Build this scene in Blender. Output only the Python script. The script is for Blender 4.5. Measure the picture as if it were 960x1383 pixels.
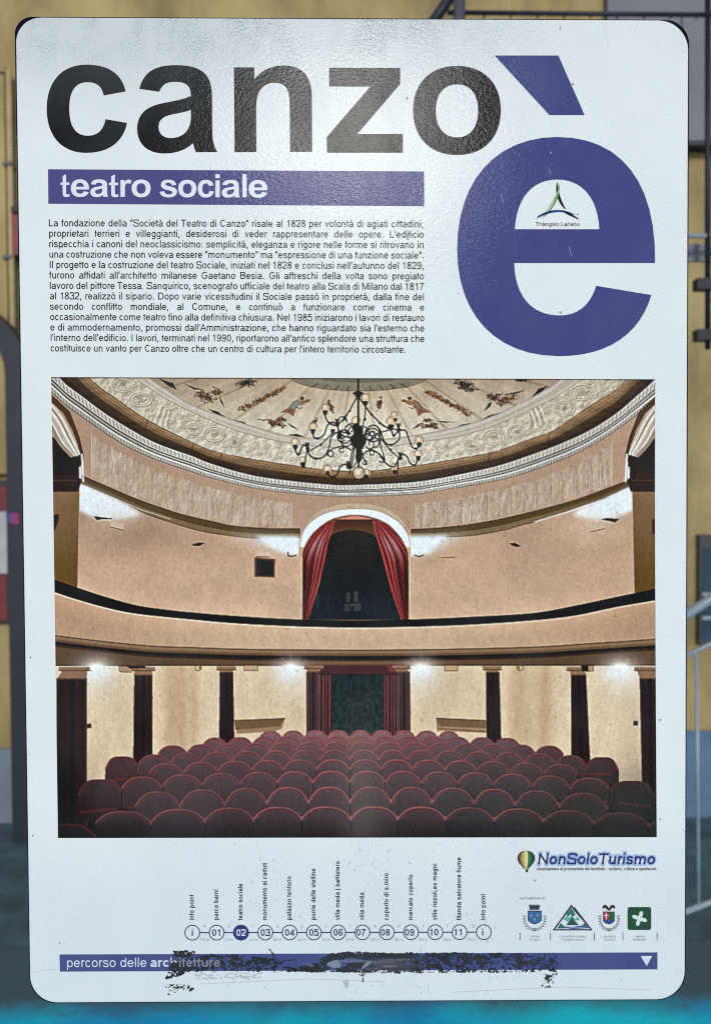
import bpy, math, random
import numpy as np
from mathutils import Matrix, Vector
from mathutils.geometry import tessellate_polygon

SC = bpy.context.scene
COL = SC.collection
for o in list(bpy.data.objects):
    bpy.data.objects.remove(o)

# ------------------------------------------------------------------ camera
W, H = 960.0, 1383.0                 # layout units: one unit = one picture element of the photograph
LENS = 35.0
FPX = LENS / 36.0 * H
D = 1.05                             # metres from the lens to the panel face
CAMZ = 1.60
N_ = Vector((0.00989, -0.02973, 0.99951)).normalized()
U_ = Vector((-0.00615, 0.99954, 0.02980))
U_ = (U_ - U_.dot(N_) * N_).normalized()
X_ = U_.cross(N_).normalized()
ROT = Matrix((X_, -N_, U_))          # camera axes -> world axes
cam = bpy.data.cameras.new('camera')
cam.sensor_fit = 'VERTICAL'
cam.sensor_height = 36.0
cam.sensor_width = 24.99
cam.lens = LENS
cam.clip_start = 0.02
cam.clip_end = 500
cam.dof.use_dof = True
cam.dof.focus_distance = D
cam.dof.aperture_fstop = 6.5
camo = bpy.data.objects.new('camera', cam)
COL.objects.link(camo)
camo.matrix_world = Matrix.Translation((0, 0, CAMZ)) @ ROT.to_4x4()
SC.camera = camo


def ray(px, py):
    return ROT @ Vector(((px - W / 2) / FPX, -(py - H / 2) / FPX, -1.0))


def at(px, py, Y):
    d = ray(px, py)
    return Vector((0, 0, CAMZ)) + d * (Y / d.y)


# ------------------------------------------------------------------ light
SUN_D = ray(482, 185)                # the panel mirrors the soft sun here
SUN_D = Vector((SUN_D.x, -SUN_D.y, SUN_D.z)).normalized()
SUN_EL = math.asin(SUN_D.z)
SUN_AZ = math.atan2(SUN_D.x, SUN_D.y)
world = bpy.data.worlds.new('World')
SC.world = world
world.use_nodes = True
wn = world.node_tree
sky = wn.nodes.new('ShaderNodeTexSky')
sky.sky_type = 'NISHITA'
sky.sun_disc = False
sky.sun_elevation = SUN_EL
sky.sun_rotation = SUN_AZ
sky.dust_density = 0.6
sky.ozone_density = 2.5
wn.links.new(sky.outputs[0], wn.nodes['Background'].inputs[0])
wn.nodes['Background'].inputs[1].default_value = 0.06
sun = bpy.data.lights.new('sun', 'SUN')
sun.energy = 0.95
sun.angle = math.radians(11)
sun.color = (1.0, 0.97, 0.92)
suno = bpy.data.objects.new('sun', sun)
COL.objects.link(suno)
suno.location = (0, -5, 6)
suno.rotation_euler = SUN_D.to_track_quat('Z', 'Y').to_euler()
SC.view_settings.view_transform = 'Standard'
SC.view_settings.look = 'None'
SC.view_settings.exposure = 1.18
SC.cycles.filter_width = 1.1
SC.cycles.use_denoising = False
SC.view_settings.gamma = 1.0

# ------------------------------------------------------------------ helpers
K_INK = 0.92                         # printed colour -> albedo


def ink_lin(c):
    """printed tone -> reflectance (the film's own sheen adds a little on top of the darkest inks)"""
    l = lin(c) * K_INK
    return np.maximum(l - 0.016, 0.0025 + l * .12)


def lin(c):
    c = np.asarray(c, dtype=np.float64) / 255.0
    return np.where(c <= 0.04045, c / 12.92, ((c + 0.055) / 1.055) ** 2.4)


def tag(o, label=None, cat=None, group=None, kind=None):
    if label: o['label'] = label
    if cat: o['category'] = cat
    if group: o['group'] = group
    if kind: o['kind'] = kind
    return o


def empty(name, loc):
    o = bpy.data.objects.new(name, None)
    o.empty_display_size = 0.1
    COL.objects.link(o)
    o.location = loc
    return o


def nd(nt, typ, **kw):
    n = nt.nodes.new(typ)
    for k, v in kw.items():
        if k.startswith('i_'):
            n.inputs[int(k[2:])].default_value = v
        else:
            setattr(n, k, v)
    return n


def math_n(nt, op, a, b=None, clamp=False):
    n = nt.nodes.new('ShaderNodeMath')
    n.operation = op
    n.use_clamp = clamp
    for i, v in enumerate((a, b)):
        if v is None: continue
        if isinstance(v, (int, float)): n.inputs[i].default_value = v
        else: nt.links.new(v, n.inputs[i])
    return n.outputs[0]


def ramp(nt, src, lo, hi, a=0.0, b=1.0):
    n = nt.nodes.new('ShaderNodeMapRange')
    n.interpolation_type = 'SMOOTHSTEP'
    nt.links.new(src, n.inputs[0])
    n.inputs[1].default_value = lo
    n.inputs[2].default_value = hi
    n.inputs[3].default_value = a
    n.inputs[4].default_value = b
    return n.outputs[0]


def mapping(nt, scale, src=None, loc=(0, 0, 0)):
    if src is None:
        src = nt.nodes.new('ShaderNodeTexCoord').outputs['Object']
    m = nt.nodes.new('ShaderNodeMapping')
    m.inputs['Scale'].default_value = scale
    m.inputs['Location'].default_value = loc
    nt.links.new(src, m.inputs[0])
    return m.outputs[0]


def noise(nt, vec, scale, detail=3, rough=0.55):
    n = nt.nodes.new('ShaderNodeTexNoise')
    n.inputs['Scale'].default_value = scale
    n.inputs['Detail'].default_value = detail
    n.inputs['Roughness'].default_value = rough
    nt.links.new(vec, n.inputs['Vector'])
    return n.outputs['Fac']


def mix(nt, fac, a, b):
    n = nt.nodes.new('ShaderNodeMix')
    n.data_type = 'RGBA'
    if isinstance(fac, (int, float)): n.inputs[0].default_value = fac
    else: nt.links.new(fac, n.inputs[0])
    for i, v in ((6, a), (7, b)):
        if isinstance(v, (tuple, list)): n.inputs[i].default_value = v
        else: nt.links.new(v, n.inputs[i])
    return n.outputs[2]


# panel geometry: the face lies in the plane Y = PY, local origin of the panel on the ground below it
PY = D * N_.z
ROOT_LOC = Vector((0.0, PY, 0.0))


def pl(px, py, h=0.0):
    """layout point on the face, h millimetres proud of it, in the panel's own coordinates"""
    p = at(px, py, PY)
    return (p.x, -h * 0.001, p.z)


_A = ROT
def pl_arr(x, y, h):
    x = np.asarray(x, float); y = np.asarray(y, float)
    cx = (x - W / 2) / FPX; cy = -(y - H / 2) / FPX
    R = np.array(ROT)
    dx = R[0, 0] * cx + R[0, 1] * cy - R[0, 2]
    dy = R[1, 0] * cx + R[1, 1] * cy - R[1, 2]
    dz = R[2, 0] * cx + R[2, 1] * cy - R[2, 2]
    t = PY / dy
    return np.stack([dx * t, np.broadcast_to(-np.asarray(h, float) * 0.001, dx.shape), CAMZ + dz * t], -1)


# ------------------------------------------------------------------ materials of the panel
def laminate(name, use_attr=True, base=(0.8, 0.83, 0.83, 1), dirt=1.0, rough=0.12, spec=0.040):
    m = bpy.data.materials.new(name)
    m.use_nodes = True
    nt = m.node_tree
    b = nt.nodes['Principled BSDF']
    obj = nt.nodes.new('ShaderNodeTexCoord').outputs['Object']
    sep = nt.nodes.new('ShaderNodeSeparateXYZ')
    nt.links.new(obj, sep.inputs[0])
    z = sep.outputs[2]
    x = sep.outputs[0]
    if use_attr:
        at_ = nt.nodes.new('ShaderNodeAttribute')
        at_.attribute_name = 'Col'
        c = at_.outputs['Color']
    else:
        rgb = nt.nodes.new('ShaderNodeRGB')
        rgb.outputs[0].default_value = base
        c = rgb.outputs[0]
    # faint blotches in the film
    blot = ramp(nt, noise(nt, mapping(nt, (1, 1, 0.55), obj), 14, 5, .6), .35, .7, 0.0, 0.10 * dirt)
    c = mix(nt, blot, c, (0.42, 0.46, 0.47, 1))
    # fine grain
    gr = ramp(nt, noise(nt, obj, 900, 2, .6), .3, .7, 0.0, 0.10 * dirt)
    c = mix(nt, gr, c, (0.40, 0.43, 0.44, 1))
    # soot band under the top edge: speckle, dense near the edge
    top = ramp(nt, z, 2.005, 2.080, 0.0, 1.0)
    sp1 = ramp(nt, noise(nt, mapping(nt, (1, 1, .7), obj), 700, 5, .75), .47, .60)
    clump = ramp(nt, noise(nt, mapping(nt, (1, 1, .6), obj, (3, 0, 1)), 22, 4, .6), .36, .66)
    rgt = ramp(nt, x, 0.24, 0.06, 0.12, 1.0)
    f = math_n(nt, 'MULTIPLY', math_n(nt, 'MULTIPLY', top, math_n(nt, 'MULTIPLY', sp1, clump)), rgt)
    c = mix(nt, math_n(nt, 'MULTIPLY', f, 1.0 * dirt), c, (0.05, 0.11, 0.13, 1))
    haze = math_n(nt, 'MULTIPLY', math_n(nt, 'MULTIPLY', ramp(nt, z, 1.94, 2.09), rgt),   .34 * dirt)
    c = mix(nt, haze, c, (0.30, 0.33, 0.36, 1))
    lowz = ramp(nt, math_n(nt, 'ADD', z, math_n(nt, 'MULTIPLY', noise(nt, obj, 9, 4), .10)), 1.32, 1.20)
    c = mix(nt, math_n(nt, 'MULTIPLY', lowz, .16 * dirt), c, (0.30, 0.36, 0.44, 1))
    # vertical drip streaks all over, heavier in the lower fifth
    low = ramp(nt, z, 1.33, 1.20, 0.34, 1.0)
    dr = ramp(nt, noise(nt, mapping(nt, (1, 1, .36), obj, (7, 0, 2)), 360, 5, .7), .57, .68)
    dc = ramp(nt, noise(nt, mapping(nt, (1, 1, .8), obj, (1, 0, 5)), 17, 3, .6), .44, .66)
    mid = math_n(nt, 'MULTIPLY', ramp(nt, x, -0.22, -0.12), ramp(nt, x, 0.27, 0.15))
    low = math_n(nt, 'MULTIPLY', low, math_n(nt, 'MAXIMUM', mid, .25))
    f = math_n(nt, 'MULTIPLY', math_n(nt, 'MULTIPLY', dr, dc), low)
    c = mix(nt, math_n(nt, 'MULTIPLY', f, .75 * dirt), c, (0.09, 0.13, 0.15, 1))
    # separate fly specks
    v = nt.nodes.new('ShaderNodeTexVoronoi')
    v.inputs['Scale'].default_value = 75
    nt.links.new(mapping(nt, (1, 0.02, .75), obj), v.inputs['Vector'])
    sz = math_n(nt, 'MULTIPLY', math_n(nt, 'GREATER_THAN', nt.nodes.new('ShaderNodeSeparateColor').outputs[0], 2), 0)
    sc_ = nt.nodes.new('ShaderNodeSeparateColor')
    nt.links.new(v.outputs['Color'], sc_.inputs[0])
    rad = ramp(nt, sc_.outputs[0], .80, 1.0, 0.0, .085)
    dot = math_n(nt, 'LESS_THAN', v.outputs['Distance'], rad)
    c = mix(nt, math_n(nt, 'MULTIPLY', dot, .8 * dirt), c, (0.06, 0.06, 0.07, 1))
    nt.links.new(c, b.inputs['Base Color'])
    smear = noise(nt, mapping(nt, (1, 1, .45), obj, (2, 0, 9)), 26, 5, .65)
    nt.links.new(ramp(nt, smear, .35, .68, rough * .6, rough * 1.5), b.inputs['Roughness'])
    b.inputs['Specular IOR Level'].default_value = spec
    # orange peel of the laminate
    n1 = noise(nt, mapping(nt, (1, 1, 1.35), obj), 230, 3, .6)
    n2 = noise(nt, mapping(nt, (1, 1, 1.2), obj, (4, 0, 4)), 430, 2, .5)
    hgt = math_n(nt, 'ADD', n1, math_n(nt, 'MULTIPLY', n2, .35))
    bp = nt.nodes.new('ShaderNodeBump')
    bp.inputs['Strength'].default_value = 0.145
    bp.inputs['Distance'].default_value = 0.0011
    nt.links.new(hgt, bp.inputs['Height'])
    nt.links.new(bp.outputs[0], b.inputs['Normal'])
    return m


M_FACE = laminate('laminated_white', False, (0.70, 0.737, 0.742, 1))
M_INK = laminate('printed_ink', True, dirt=.28)
M_PRINT = laminate('printed_picture', True, dirt=.22)


def simple(name, col, rough=.5, spec=.4, var=.25, scale=12, metal=0.0, bump=0.0, stretch=(1, 1, 1)):
    m = bpy.data.materials.new(name)
    m.use_nodes = True
    nt = m.node_tree
    b = nt.nodes['Principled BSDF']
    obj = mapping(nt, stretch)
    n = noise(nt, obj, scale, 6, .6)
    c1 = tuple(v * (1 - var) for v in col) + (1,)
    c2 = tuple(min(1, v * (1 + var)) for v in col) + (1,)
    nt.links.new(mix(nt, ramp(nt, n, .3, .7), c1, c2), b.inputs['Base Color'])
    b.inputs['Roughness'].default_value = rough
    b.inputs['Specular IOR Level'].default_value = spec
    b.inputs['Metallic'].default_value = metal
    if bump:
        bp = nt.nodes.new('ShaderNodeBump')
        bp.inputs['Strength'].default_value = bump
        bp.inputs['Distance'].default_value = .01
        nt.links.new(noise(nt, obj, scale * 6, 5, .65), bp.inputs['Height'])
        nt.links.new(bp.outputs[0], b.inputs['Normal'])
    return m


def link_mesh(name, me, mat, parent=None):
    me.materials.append(mat)
    o = bpy.data.objects.new(name, me)
    COL.objects.link(o)
    if parent: o.parent = parent
    return o


class Ink:
    """flat printed shapes in layout units, every face with its own ink colour"""
    def __init__(self, h=0.15):
        self.v = []; self.f = []; self.c = []; self.h = h; self.n = 0

    def poly(self, loops, col, dh=0.0):
        if not isinstance(loops[0][0], (tuple, list)): loops = [loops]
        pts = [Vector((p[0], p[1], 0)) for lp in loops for p in lp]
        tris = tessellate_polygon([[Vector((p[0], p[1], 0)) for p in lp] for lp in loops])
        b = len(self.v)
        self.v += [(p.x, p.y, self.h + dh) for p in pts]
        for t in tris:
            a, b2, c2 = (pts[i] for i in t)
            cr = (b2.x - a.x) * (c2.y - a.y) - (b2.y - a.y) * (c2.x - a.x)
            if abs(cr) < 1e-9: continue
            t = tuple(t) if cr < 0 else tuple(reversed(t))
            self.f.append(tuple(b + i for i in t)); self.c.append(col)

    def stroke(self, pts, w, col, closed=False, dh=None, cap=True):
        if dh is None:
            self.n += 1
            dh = (self.n % 6) * 0.012
        pts = [np.array(p, float) for p in pts]
        q = [pts[0]]
        for p in pts[1:]:
            if np.hypot(*(p - q[-1])) > 1e-4: q.append(p)
        pts = q
        if len(pts) < 2: return
        n = len(pts); b = len(self.v)
        hw = w / 2
        for i in range(n):
            if closed:
                a = pts[i] - pts[i - 1]; c = pts[(i + 1) % n] - pts[i]
            else:
                a = pts[i] - pts[i - 1] if i else pts[1] - pts[0]
                c = pts[i + 1] - pts[i] if i < n - 1 else a
            a = a / (np.hypot(*a) + 1e-9); c = c / (np.hypot(*c) + 1e-9)
            t = a + c; L = np.hypot(*t)
            t = t / L if L > 1e-3 else a
            nn = np.array([-t[1], t[0]])
            k = max(0.45, abs(nn @ np.array([-a[1], a[0]])))
            for s in (1, -1):
                p = pts[i] + nn * s * hw / k
                self.v.append((p[0], p[1], self.h + dh))
        for i in range(n if closed else n - 1):
            j = (i + 1) % n
            self.f.append((b + 2 * i, b + 2 * j, b + 2 * j + 1, b + 2 * i + 1)); self.c.append(col)

    def thicken(self, r, col):
        """turn the strokes into a soft outline: overlapping discs along them"""
        v = self.v; self.v = []; self.f = []; self.c = []; seen = set(); k = 0
        for i in range(0, len(v) - 1, 2):
            x = (v[i][0] + v[i + 1][0]) / 2; y = (v[i][1] + v[i + 1][1]) / 2
            key = (round(x / 1.1), round(y / 1.1))
            if key in seen: continue
            seen.add(key); k += 1
            self.ellipse(x, y, r, r, col, (k % 29) * .0016, 14)

    def ellipse(self, cx, cy, rx, ry, col, dh=0.0, n=28):
        self.poly([(cx + rx * math.cos(2 * math.pi * i / n), cy + ry * math.sin(2 * math.pi * i / n)) for i in range(n)], col, dh)

    def build(self, name, parent, mat=None):
        me = bpy.data.meshes.new(name)
        v = np.array(self.v)
        me.from_pydata(pl_arr(v[:, 0], v[:, 1], v[:, 2]).tolist(), [], self.f)
        ca = me.color_attributes.new('Col', 'FLOAT_COLOR', 'CORNER')
        buf = []
        for f, c in zip(self.f, self.c):
            l = ink_lin(c)
            buf += [l[0], l[1], l[2], 1.0] * len(f)
        ca.data.foreach_set('color', np.array(buf, dtype=np.float32))
        me.update()
        return link_mesh(name, me, mat or M_INK, parent)


def bez(start, segs, n=12):
    """outline from cubic and straight segments: ('L', p) or ('C', c1, c2, p)"""
    out = [start]
    p0 = np.array(start, float)
    for s in segs:
        if s[0] == 'L':
            out.append(s[1]); p0 = np.array(s[1], float)
        else:
            a, b, c = (np.array(q, float) for q in s[1:])
            for i in range(1, n + 1):
                t = i / n
                q = (1 - t) ** 3 * p0 + 3 * (1 - t) ** 2 * t * a + 3 * (1 - t) * t * t * b + t ** 3 * c
                out.append((q[0], q[1]))
            p0 = c
    if np.hypot(out[0][0] - out[-1][0], out[0][1] - out[-1][1]) < 1e-3: out.pop()
    return out


def smooth(pts, n=6, closed=False):
    """Catmull-Rom through the points"""
    P = [np.array(p, float) for p in pts]
    m = len(P); out = []
    for i in range(m if closed else m - 1):
        p1, p2 = P[i], P[(i + 1) % m]
        p0 = P[i - 1] if (i or closed) else 2 * p1 - p2
        p3 = P[(i + 2) % m] if (i + 2 < m or closed) else 2 * p2 - p1
        for k in range(n):
            t = k / n
            out.append(tuple(.5 * (2 * p1 + (p2 - p0) * t + (2 * p0 - 5 * p1 + 4 * p2 - p3) * t * t + (3 * p1 - p0 - 3 * p2 + p3) * t ** 3)))
    if not closed: out.append(tuple(P[-1]))
    return out


# ------------------------------------------------------------------ a stroke alphabet (units: 1/1000 em)
ADV = dict(zip('abcdefghijklmnopqrstuvwxyz', [556, 556, 500, 556, 556, 278, 556, 556, 222, 222, 500, 222, 833, 556, 556, 556, 556, 333, 500, 278, 556, 500, 722, 500, 500, 500]))
ADV.update({' ': 278, ',': 278, '.': 278, ':': 278, "'": 191, '-': 333, '|': 260, '“': 333, '”': 333, '–': 556,
            'A': 667, 'B': 667, 'C': 722, 'D': 722, 'G': 778, 'I': 278, 'L': 556, 'M': 833, 'N': 722, 'S': 667, 'T': 611})
for d_ in '0123456789': ADV[d_] = 556
ADVB = dict(ADV)
ADVB.update(dict(zip('abcdefghiklmnopqrstuvxz', [556, 611, 556, 611, 556, 333, 611, 611, 278, 556, 278, 889, 611, 611, 611, 611, 389, 556, 333, 611, 556, 556, 500])))
ACC = {'à': 'a', 'ò': 'o', 'ù': 'u', 'è': 'e', 'é': 'e'}
XH, CAP, DESC = 519, 716, -210


def arc(cx, cy, rx, ry, a0, a1, n=None, e=2.0):
    n = n or max(4, int(abs(a1 - a0) / 12))
    out = []
    for i in range(n + 1):
        a = math.radians(a0 + (a1 - a0) * i / n)
        c, s = math.cos(a), math.sin(a)
        out.append((cx + rx * math.copysign(abs(c) ** (2 / e), c), cy + ry * math.copysign(abs(s) ** (2 / e), s)))
    return out


def glyph(ch, s, w, bold):
    lb = 36 if bold else 38
    ls = 58 if bold else 66
    L, R = lb + s / 2, w - lb - s / 2
    A, Z = ls + s / 2, w - ls - s / 2
    B, T = s / 2 - 11, XH - s / 2 + 11
    m = (B + T) / 2; ry = (T - B) / 2; cx = (L + R) / 2; rx = (R - L) / 2
    TC = CAP - s / 2 + 8; mc = (B + TC) / 2; ryc = (TC - B) / 2
    b2 = s / 2; t2 = XH - s / 2; c2 = CAP - s / 2
    if ch == 'a':
        r = R - 12
        return [arc((L + r) / 2, T - 120, (r - L) / 2 - 6, 120, 158, 0) + [(r, 130), (r + 6, 50), (r + 26, 0)],
                smooth([(r, .56 * XH + 10), (cx, .50 * XH + 6), (L + 30, .42 * XH), (L, .29 * XH), (L + 40, B + 14), (cx - 25, B), (r - 60, B + 45), (r, .33 * XH)])]
    if ch == 'b': return [[(A, 0), (A, CAP)], arc((A + R) / 2, m, (R - A) / 2, ry, 0, 360, 24)]
    if ch == 'c': return [arc(cx + 4, m, rx + 4, ry, 38, 322)]
    if ch == 'd': return [[(Z, 0), (Z, CAP)], arc((L + Z) / 2, m, (Z - L) / 2, ry, 0, 360, 24)]
    if ch == 'e': return [[(L + 4, m + 4), (R, m + 4)], arc(cx, m, rx, ry, 2, 328)]
    if ch == 'f':
        x = w * .43
        return [[(x, 0), (x, CAP - 150)] + arc(x + 95, CAP - 130, 95, 130 - b2 + 4, 170, 80), [(12, t2), (w - 8, t2)]]
    if ch == 'g': return [[(Z, XH), (Z, -30)] + arc((L + Z) / 2, -40, (Z - L) / 2, -DESC - 40 - b2 + 8, 0, -150), arc((L + Z) / 2, m, (Z - L) / 2, ry, 0, 360, 24)]
    if ch == 'h': return [[(A, 0), (A, CAP)], [(A, T - 130)] + arc((A + Z) / 2, T - 150, (Z - A) / 2, 150, 165, 0) + [(Z, 0)]]
    if ch in 'ij':
        x = w / 2
        return [[(x, 0), (x, XH - 8)], [(x, CAP - s * .82), (x, CAP + 18)]]
    if ch == 'k': return [[(A, 0), (A, CAP)], [(A, 190), (w - 60, XH)], [(A + 130, 290), (w - 45, 0)]]
    if ch == 'l': return [[(w / 2, 0), (w / 2, CAP)]]
    if ch == 'm':
        M = (A + Z) / 2
        return [[(A, 0), (A, XH)], [(A, T - 120)] + arc((A + M) / 2, T - 130, (M - A) / 2, 130, 165, 0) + [(M, 0)],
                [(M, T - 120)] + arc((M + Z) / 2, T - 130, (Z - M) / 2, 130, 165, 0) + [(Z, 0)]]
    if ch == 'n': return [[(A, 0), (A, XH)], [(A, T - 130)] + arc((A + Z) / 2, T - 150, (Z - A) / 2, 150, 165, 0) + [(Z, 0)]]
    if ch == 'o': return [arc(cx, m, rx, ry, 0, 360, 28)]
    if ch == 'p': return [[(A, DESC), (A, XH)], arc((A + R) / 2, m, (R - A) / 2, ry, 0, 360, 24)]
    if ch == 'q': return [[(Z, DESC), (Z, XH)], arc((L + Z) / 2, m, (Z - L) / 2, ry, 0, 360, 24)]
    if ch == 'r': return [[(A, 0), (A, XH)], smooth([(A, T - 150), (A + 40, T - 40), (A + 115, T), (w - 12, T - 18)])]
    if ch == 's': return [smooth([(R - 4, T - .20 * XH), (R - 50, T - 20), (cx, T), (L + 30, T - 22), (L + 8, T - .2 * XH), (L + 60, m + 32), (cx, m + 6), (R - 50, m - 30), (R, B + .22 * XH), (R - 35, B + 22), (cx, B), (L + 35, B + 22), (L - 2, B + .21 * XH)])]
    if ch == 't':
        x = w * .46
        return [[(x, CAP - 55), (x, 120)] + arc(x + 90, 115, 90, 115 - B, 180, 262), [(12, t2), (w - 14, t2)]]
    if ch == 'u': return [[(Z, 0), (Z, XH)], [(A, XH)] + arc((A + Z) / 2, B + 150, (Z - A) / 2, 150, 180, 345) + [(Z, B + 130)]]
    if ch == 'v': return [[(s / 2 + 8, XH), (w / 2, s * .45), (w - s / 2 - 8, XH)]]
    if ch == 'w': return [[(s / 2 + 5, XH), (w * .28, s * .4), (w / 2, XH - s * .4), (w * .72, s * .4), (w - s / 2 - 5, XH)]]
    if ch == 'x': return [[(s / 2 + 12, 0), (w - s / 2 - 12, XH)], [(s / 2 + 12, XH), (w - s / 2 - 12, 0)]]
    if ch == 'y': return [[(s / 2 + 8, XH), (w / 2, 40)], [(w - s / 2 - 8, XH), (w * .42, -150), (50, -170)]]
    if ch == 'z': return [[(36, t2), (w - 36, t2)], [(w - 36 - s * .5, t2), (30 + s * .5, b2)], [(28, b2), (w - 30, b2)]]
    if ch == '0': return [arc(w / 2, mc, w / 2 - 44 - b2, ryc, 0, 360, 28)]
    if ch == '1': return [[(w * .58, 0), (w * .58, CAP)], [(w * .58, CAP - s * .9), (w * .40, 580), (w * .24, 530)]]
    if ch == '2': return [smooth([(48 + b2, 520), (90, 650), (w / 2, TC), (w - 95, 640), (w - 50 - b2, 520), (w - 120, 380), (w / 2 - 60, 220), (34 + b2, b2)]), [(34, b2), (w - 40, b2)]]
    if ch == '3': return [smooth([(48 + b2, 560), (110, 670), (w / 2, TC), (w - 100, 650), (w - 72 - b2, 530), (w - 120, 420), (w / 2 - 30, 385)]), smooth([(w / 2 - 30, 385), (w - 110, 350), (w - 44 - b2, 210), (w - 100, 50), (w / 2, B), (90, 50), (38 + b2, 190)])]
    if ch == '4': return [[(w - 150, 0), (w - 150, CAP)], [(w - 150, CAP - s * .6), (20 + b2, 165 + b2 * .4), (w - 20, 165 + b2 * .4)]]
    if ch == '5': return [[(w - 60, c2), (130 + b2 * .3, c2), (82 + b2 * .5, 350)], smooth([(82 + b2 * .5, 350), (150, 430), (w / 2 + 10, 452), (w - 90, 390), (w - 44 - b2, 230), (w - 110, 50), (w / 2, B), (95, 50), (38 + b2, 180)])]
    if ch == '6': return [arc(w / 2 + 4, 225, w / 2 - 48 - b2, 225 - B, 0, 360, 24), smooth([(44 + b2, 240), (60 + b2, 480), (140, 650), (w / 2 + 20, TC), (w - 110, 650), (w - 60 - b2, 545)])]
    if ch == '7': return [[(46, c2), (w - 46, c2)], smooth([(w - 50 - s * .2, c2), (w * .58, 470), (w * .42, 220), (w * .37, 0)])]
    if ch == '8': return [arc(w / 2, 545, w / 2 - 68 - b2, TC - 545, 0, 360, 22), arc(w / 2, 200, w / 2 - 42 - b2, 200 - B, 0, 360, 22)]
    if ch == '9': return [arc(w / 2 - 4, CAP - 230, w / 2 - 48 - b2, 230 - b2 + 8, 0, 360, 24), smooth([(w - 44 - b2, 470), (w - 60 - b2, 240), (w - 140, 65), (w / 2 - 20, B), (110, 60), (58 + b2, 165)])]
    if ch == 'A': return [[(s * .45, 0), (w / 2, CAP - s * .3), (w - s * .45, 0)], [(w * .2, 240), (w * .8, 240)]]
    if ch == 'B': return [[(A, 0), (A, CAP)], [(A, c2), (w - 260, c2)] + arc(w - 260, 545, 160, c2 - 545, 90, -90) + [(A, 380)], [(A, 380), (w - 250, 380)] + arc(w - 250, 210, 190 - b2, 170, 90, -90) + [(A, b2)]]
    if ch == 'C': return [arc(w / 2 + 8, mc, w / 2 - 48 - b2, ryc, 40, 320)]
    if ch == 'D': return [[(A, 0), (A, CAP)], [(A, c2), (w - 340, c2)] + arc(w - 340, CAP / 2, 290 - b2, CAP / 2 - b2, 90, -90) + [(A, b2)]]
    if ch == 'G': return [arc(w / 2, mc, w / 2 - 44 - b2, ryc, 42, 318) + [(w - 60 - b2, 330)], [(w / 2 + 10, 335), (w - 60, 335)]]
    if ch == 'I': return [[(w / 2, 0), (w / 2, CAP)]]
    if ch == 'L': return [[(A, 0), (A, CAP)], [(A, b2), (w - 30, b2)]]
    if ch == 'M': return [[(A, 0), (A, CAP)], [(Z, 0), (Z, CAP)], [(A, CAP - s * .5), (w / 2, s * .5), (Z, CAP - s * .5)]]
    if ch == 'N': return [[(A, 0), (A, CAP)], [(Z, 0), (Z, CAP)], [(A, CAP - s * .5), (Z, s * .5)]]
    if ch == 'S':
        return [smooth([(w - 62 - b2, 520), (w - 110, 650), (w / 2, TC), (130, 650), (60 + b2, 540), (130, 420), (w / 2, 370), (w - 120, 310), (w - 46 - b2, 190), (w - 120, 50), (w / 2, B), (110, 60), (46 + b2, 220)])]
    if ch == 'T': return [[(w / 2, 0), (w / 2, CAP)], [(20, c2), (w - 20, c2)]]
    if ch == ',': return [[(w / 2, s * 1.1), (w / 2, 0), (w / 2 - 40, -130)]]
    if ch == '.': return [[(w / 2, 0), (w / 2, s * 1.15)]]
    if ch == ':': return [[(w / 2, 0), (w / 2, s * 1.1)], [(w / 2, XH - s * 1.1), (w / 2, XH)]]
    if ch == "'": return [[(w / 2, CAP - 250), (w / 2, CAP)]]
    if ch == '“': return [[(95, CAP - 240), (85, CAP - 120), (120, CAP)], [(235, CAP - 240), (225, CAP - 120), (260, CAP)]]
    if ch == '”': return [[(110, CAP), (115, CAP - 110), (75, CAP - 240)], [(250, CAP), (255, CAP - 110), (215, CAP - 240)]]
    if ch == '-': return [[(30, 260), (w - 30, 260)]]
    if ch == '–': return [[(0, 260), (w, 260)]]
    if ch == '|': return [[(w / 2, DESC), (w / 2, CAP)]]
    return []


def text(ink, txt, x0, y0, em, x1=None, y1=None, s=88, bold=False, col=(40, 40, 48), justify=False, slant=0.0, vertical=False, sx=None):
    """one line of lettering: baseline from (x0,y0); stretched or justified so that it ends at x1"""
    adv = ADVB if bold else ADV
    ws = [adv.get(ACC.get(c, c), 500) for c in txt]
    tot = sum(ws)
    k = em / 1000.0
    L = None if x1 is None else math.hypot(x1 - x0, (y1 if y1 is not None else y0) - y0)
    kx = k * (sx or 1.0)
    extra = 0.0
    if L is not None:
        if justify:
            extra = (L - tot * kx) / max(1, txt.count(' '))
        else:
            kx = L / tot
    if L is not None:
        ux, uy = (x1 - x0) / L, ((y1 if y1 is not None else y0) - y0) / L
    else:
        ux, uy = (0.0, -1.0) if vertical else (1.0, 0.0)
    vx, vy = uy, -ux                 # 'up' of the letters
    pen = 0.0
    for c, w in zip(txt, ws):
        b = ACC.get(c, c)
        if b != ' ':
            st = glyph(b, s, w, bold)
            if c in 'àòùè': st = st + [[(w * .34, CAP + 10), (w * .56, XH + 70)]]
            for ln in st:
                pts = []
                for (gx, gy) in ln:
                    X = pen + (gx + slant * gy) * kx; Y = gy * k
                    pts.append((x0 + ux * X + vx * Y, y0 + uy * X + vy * Y))
                closed = len(pts) > 8 and math.hypot(pts[0][0] - pts[-1][0], pts[0][1] - pts[-1][1]) < 1e-3 * em
                if closed: pts = pts[:-1]
                ink.stroke(pts, s * (k * kx) ** .5, col, closed=closed)
        pen += w * kx + (extra if c == ' ' else 0)
    return pen


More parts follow.
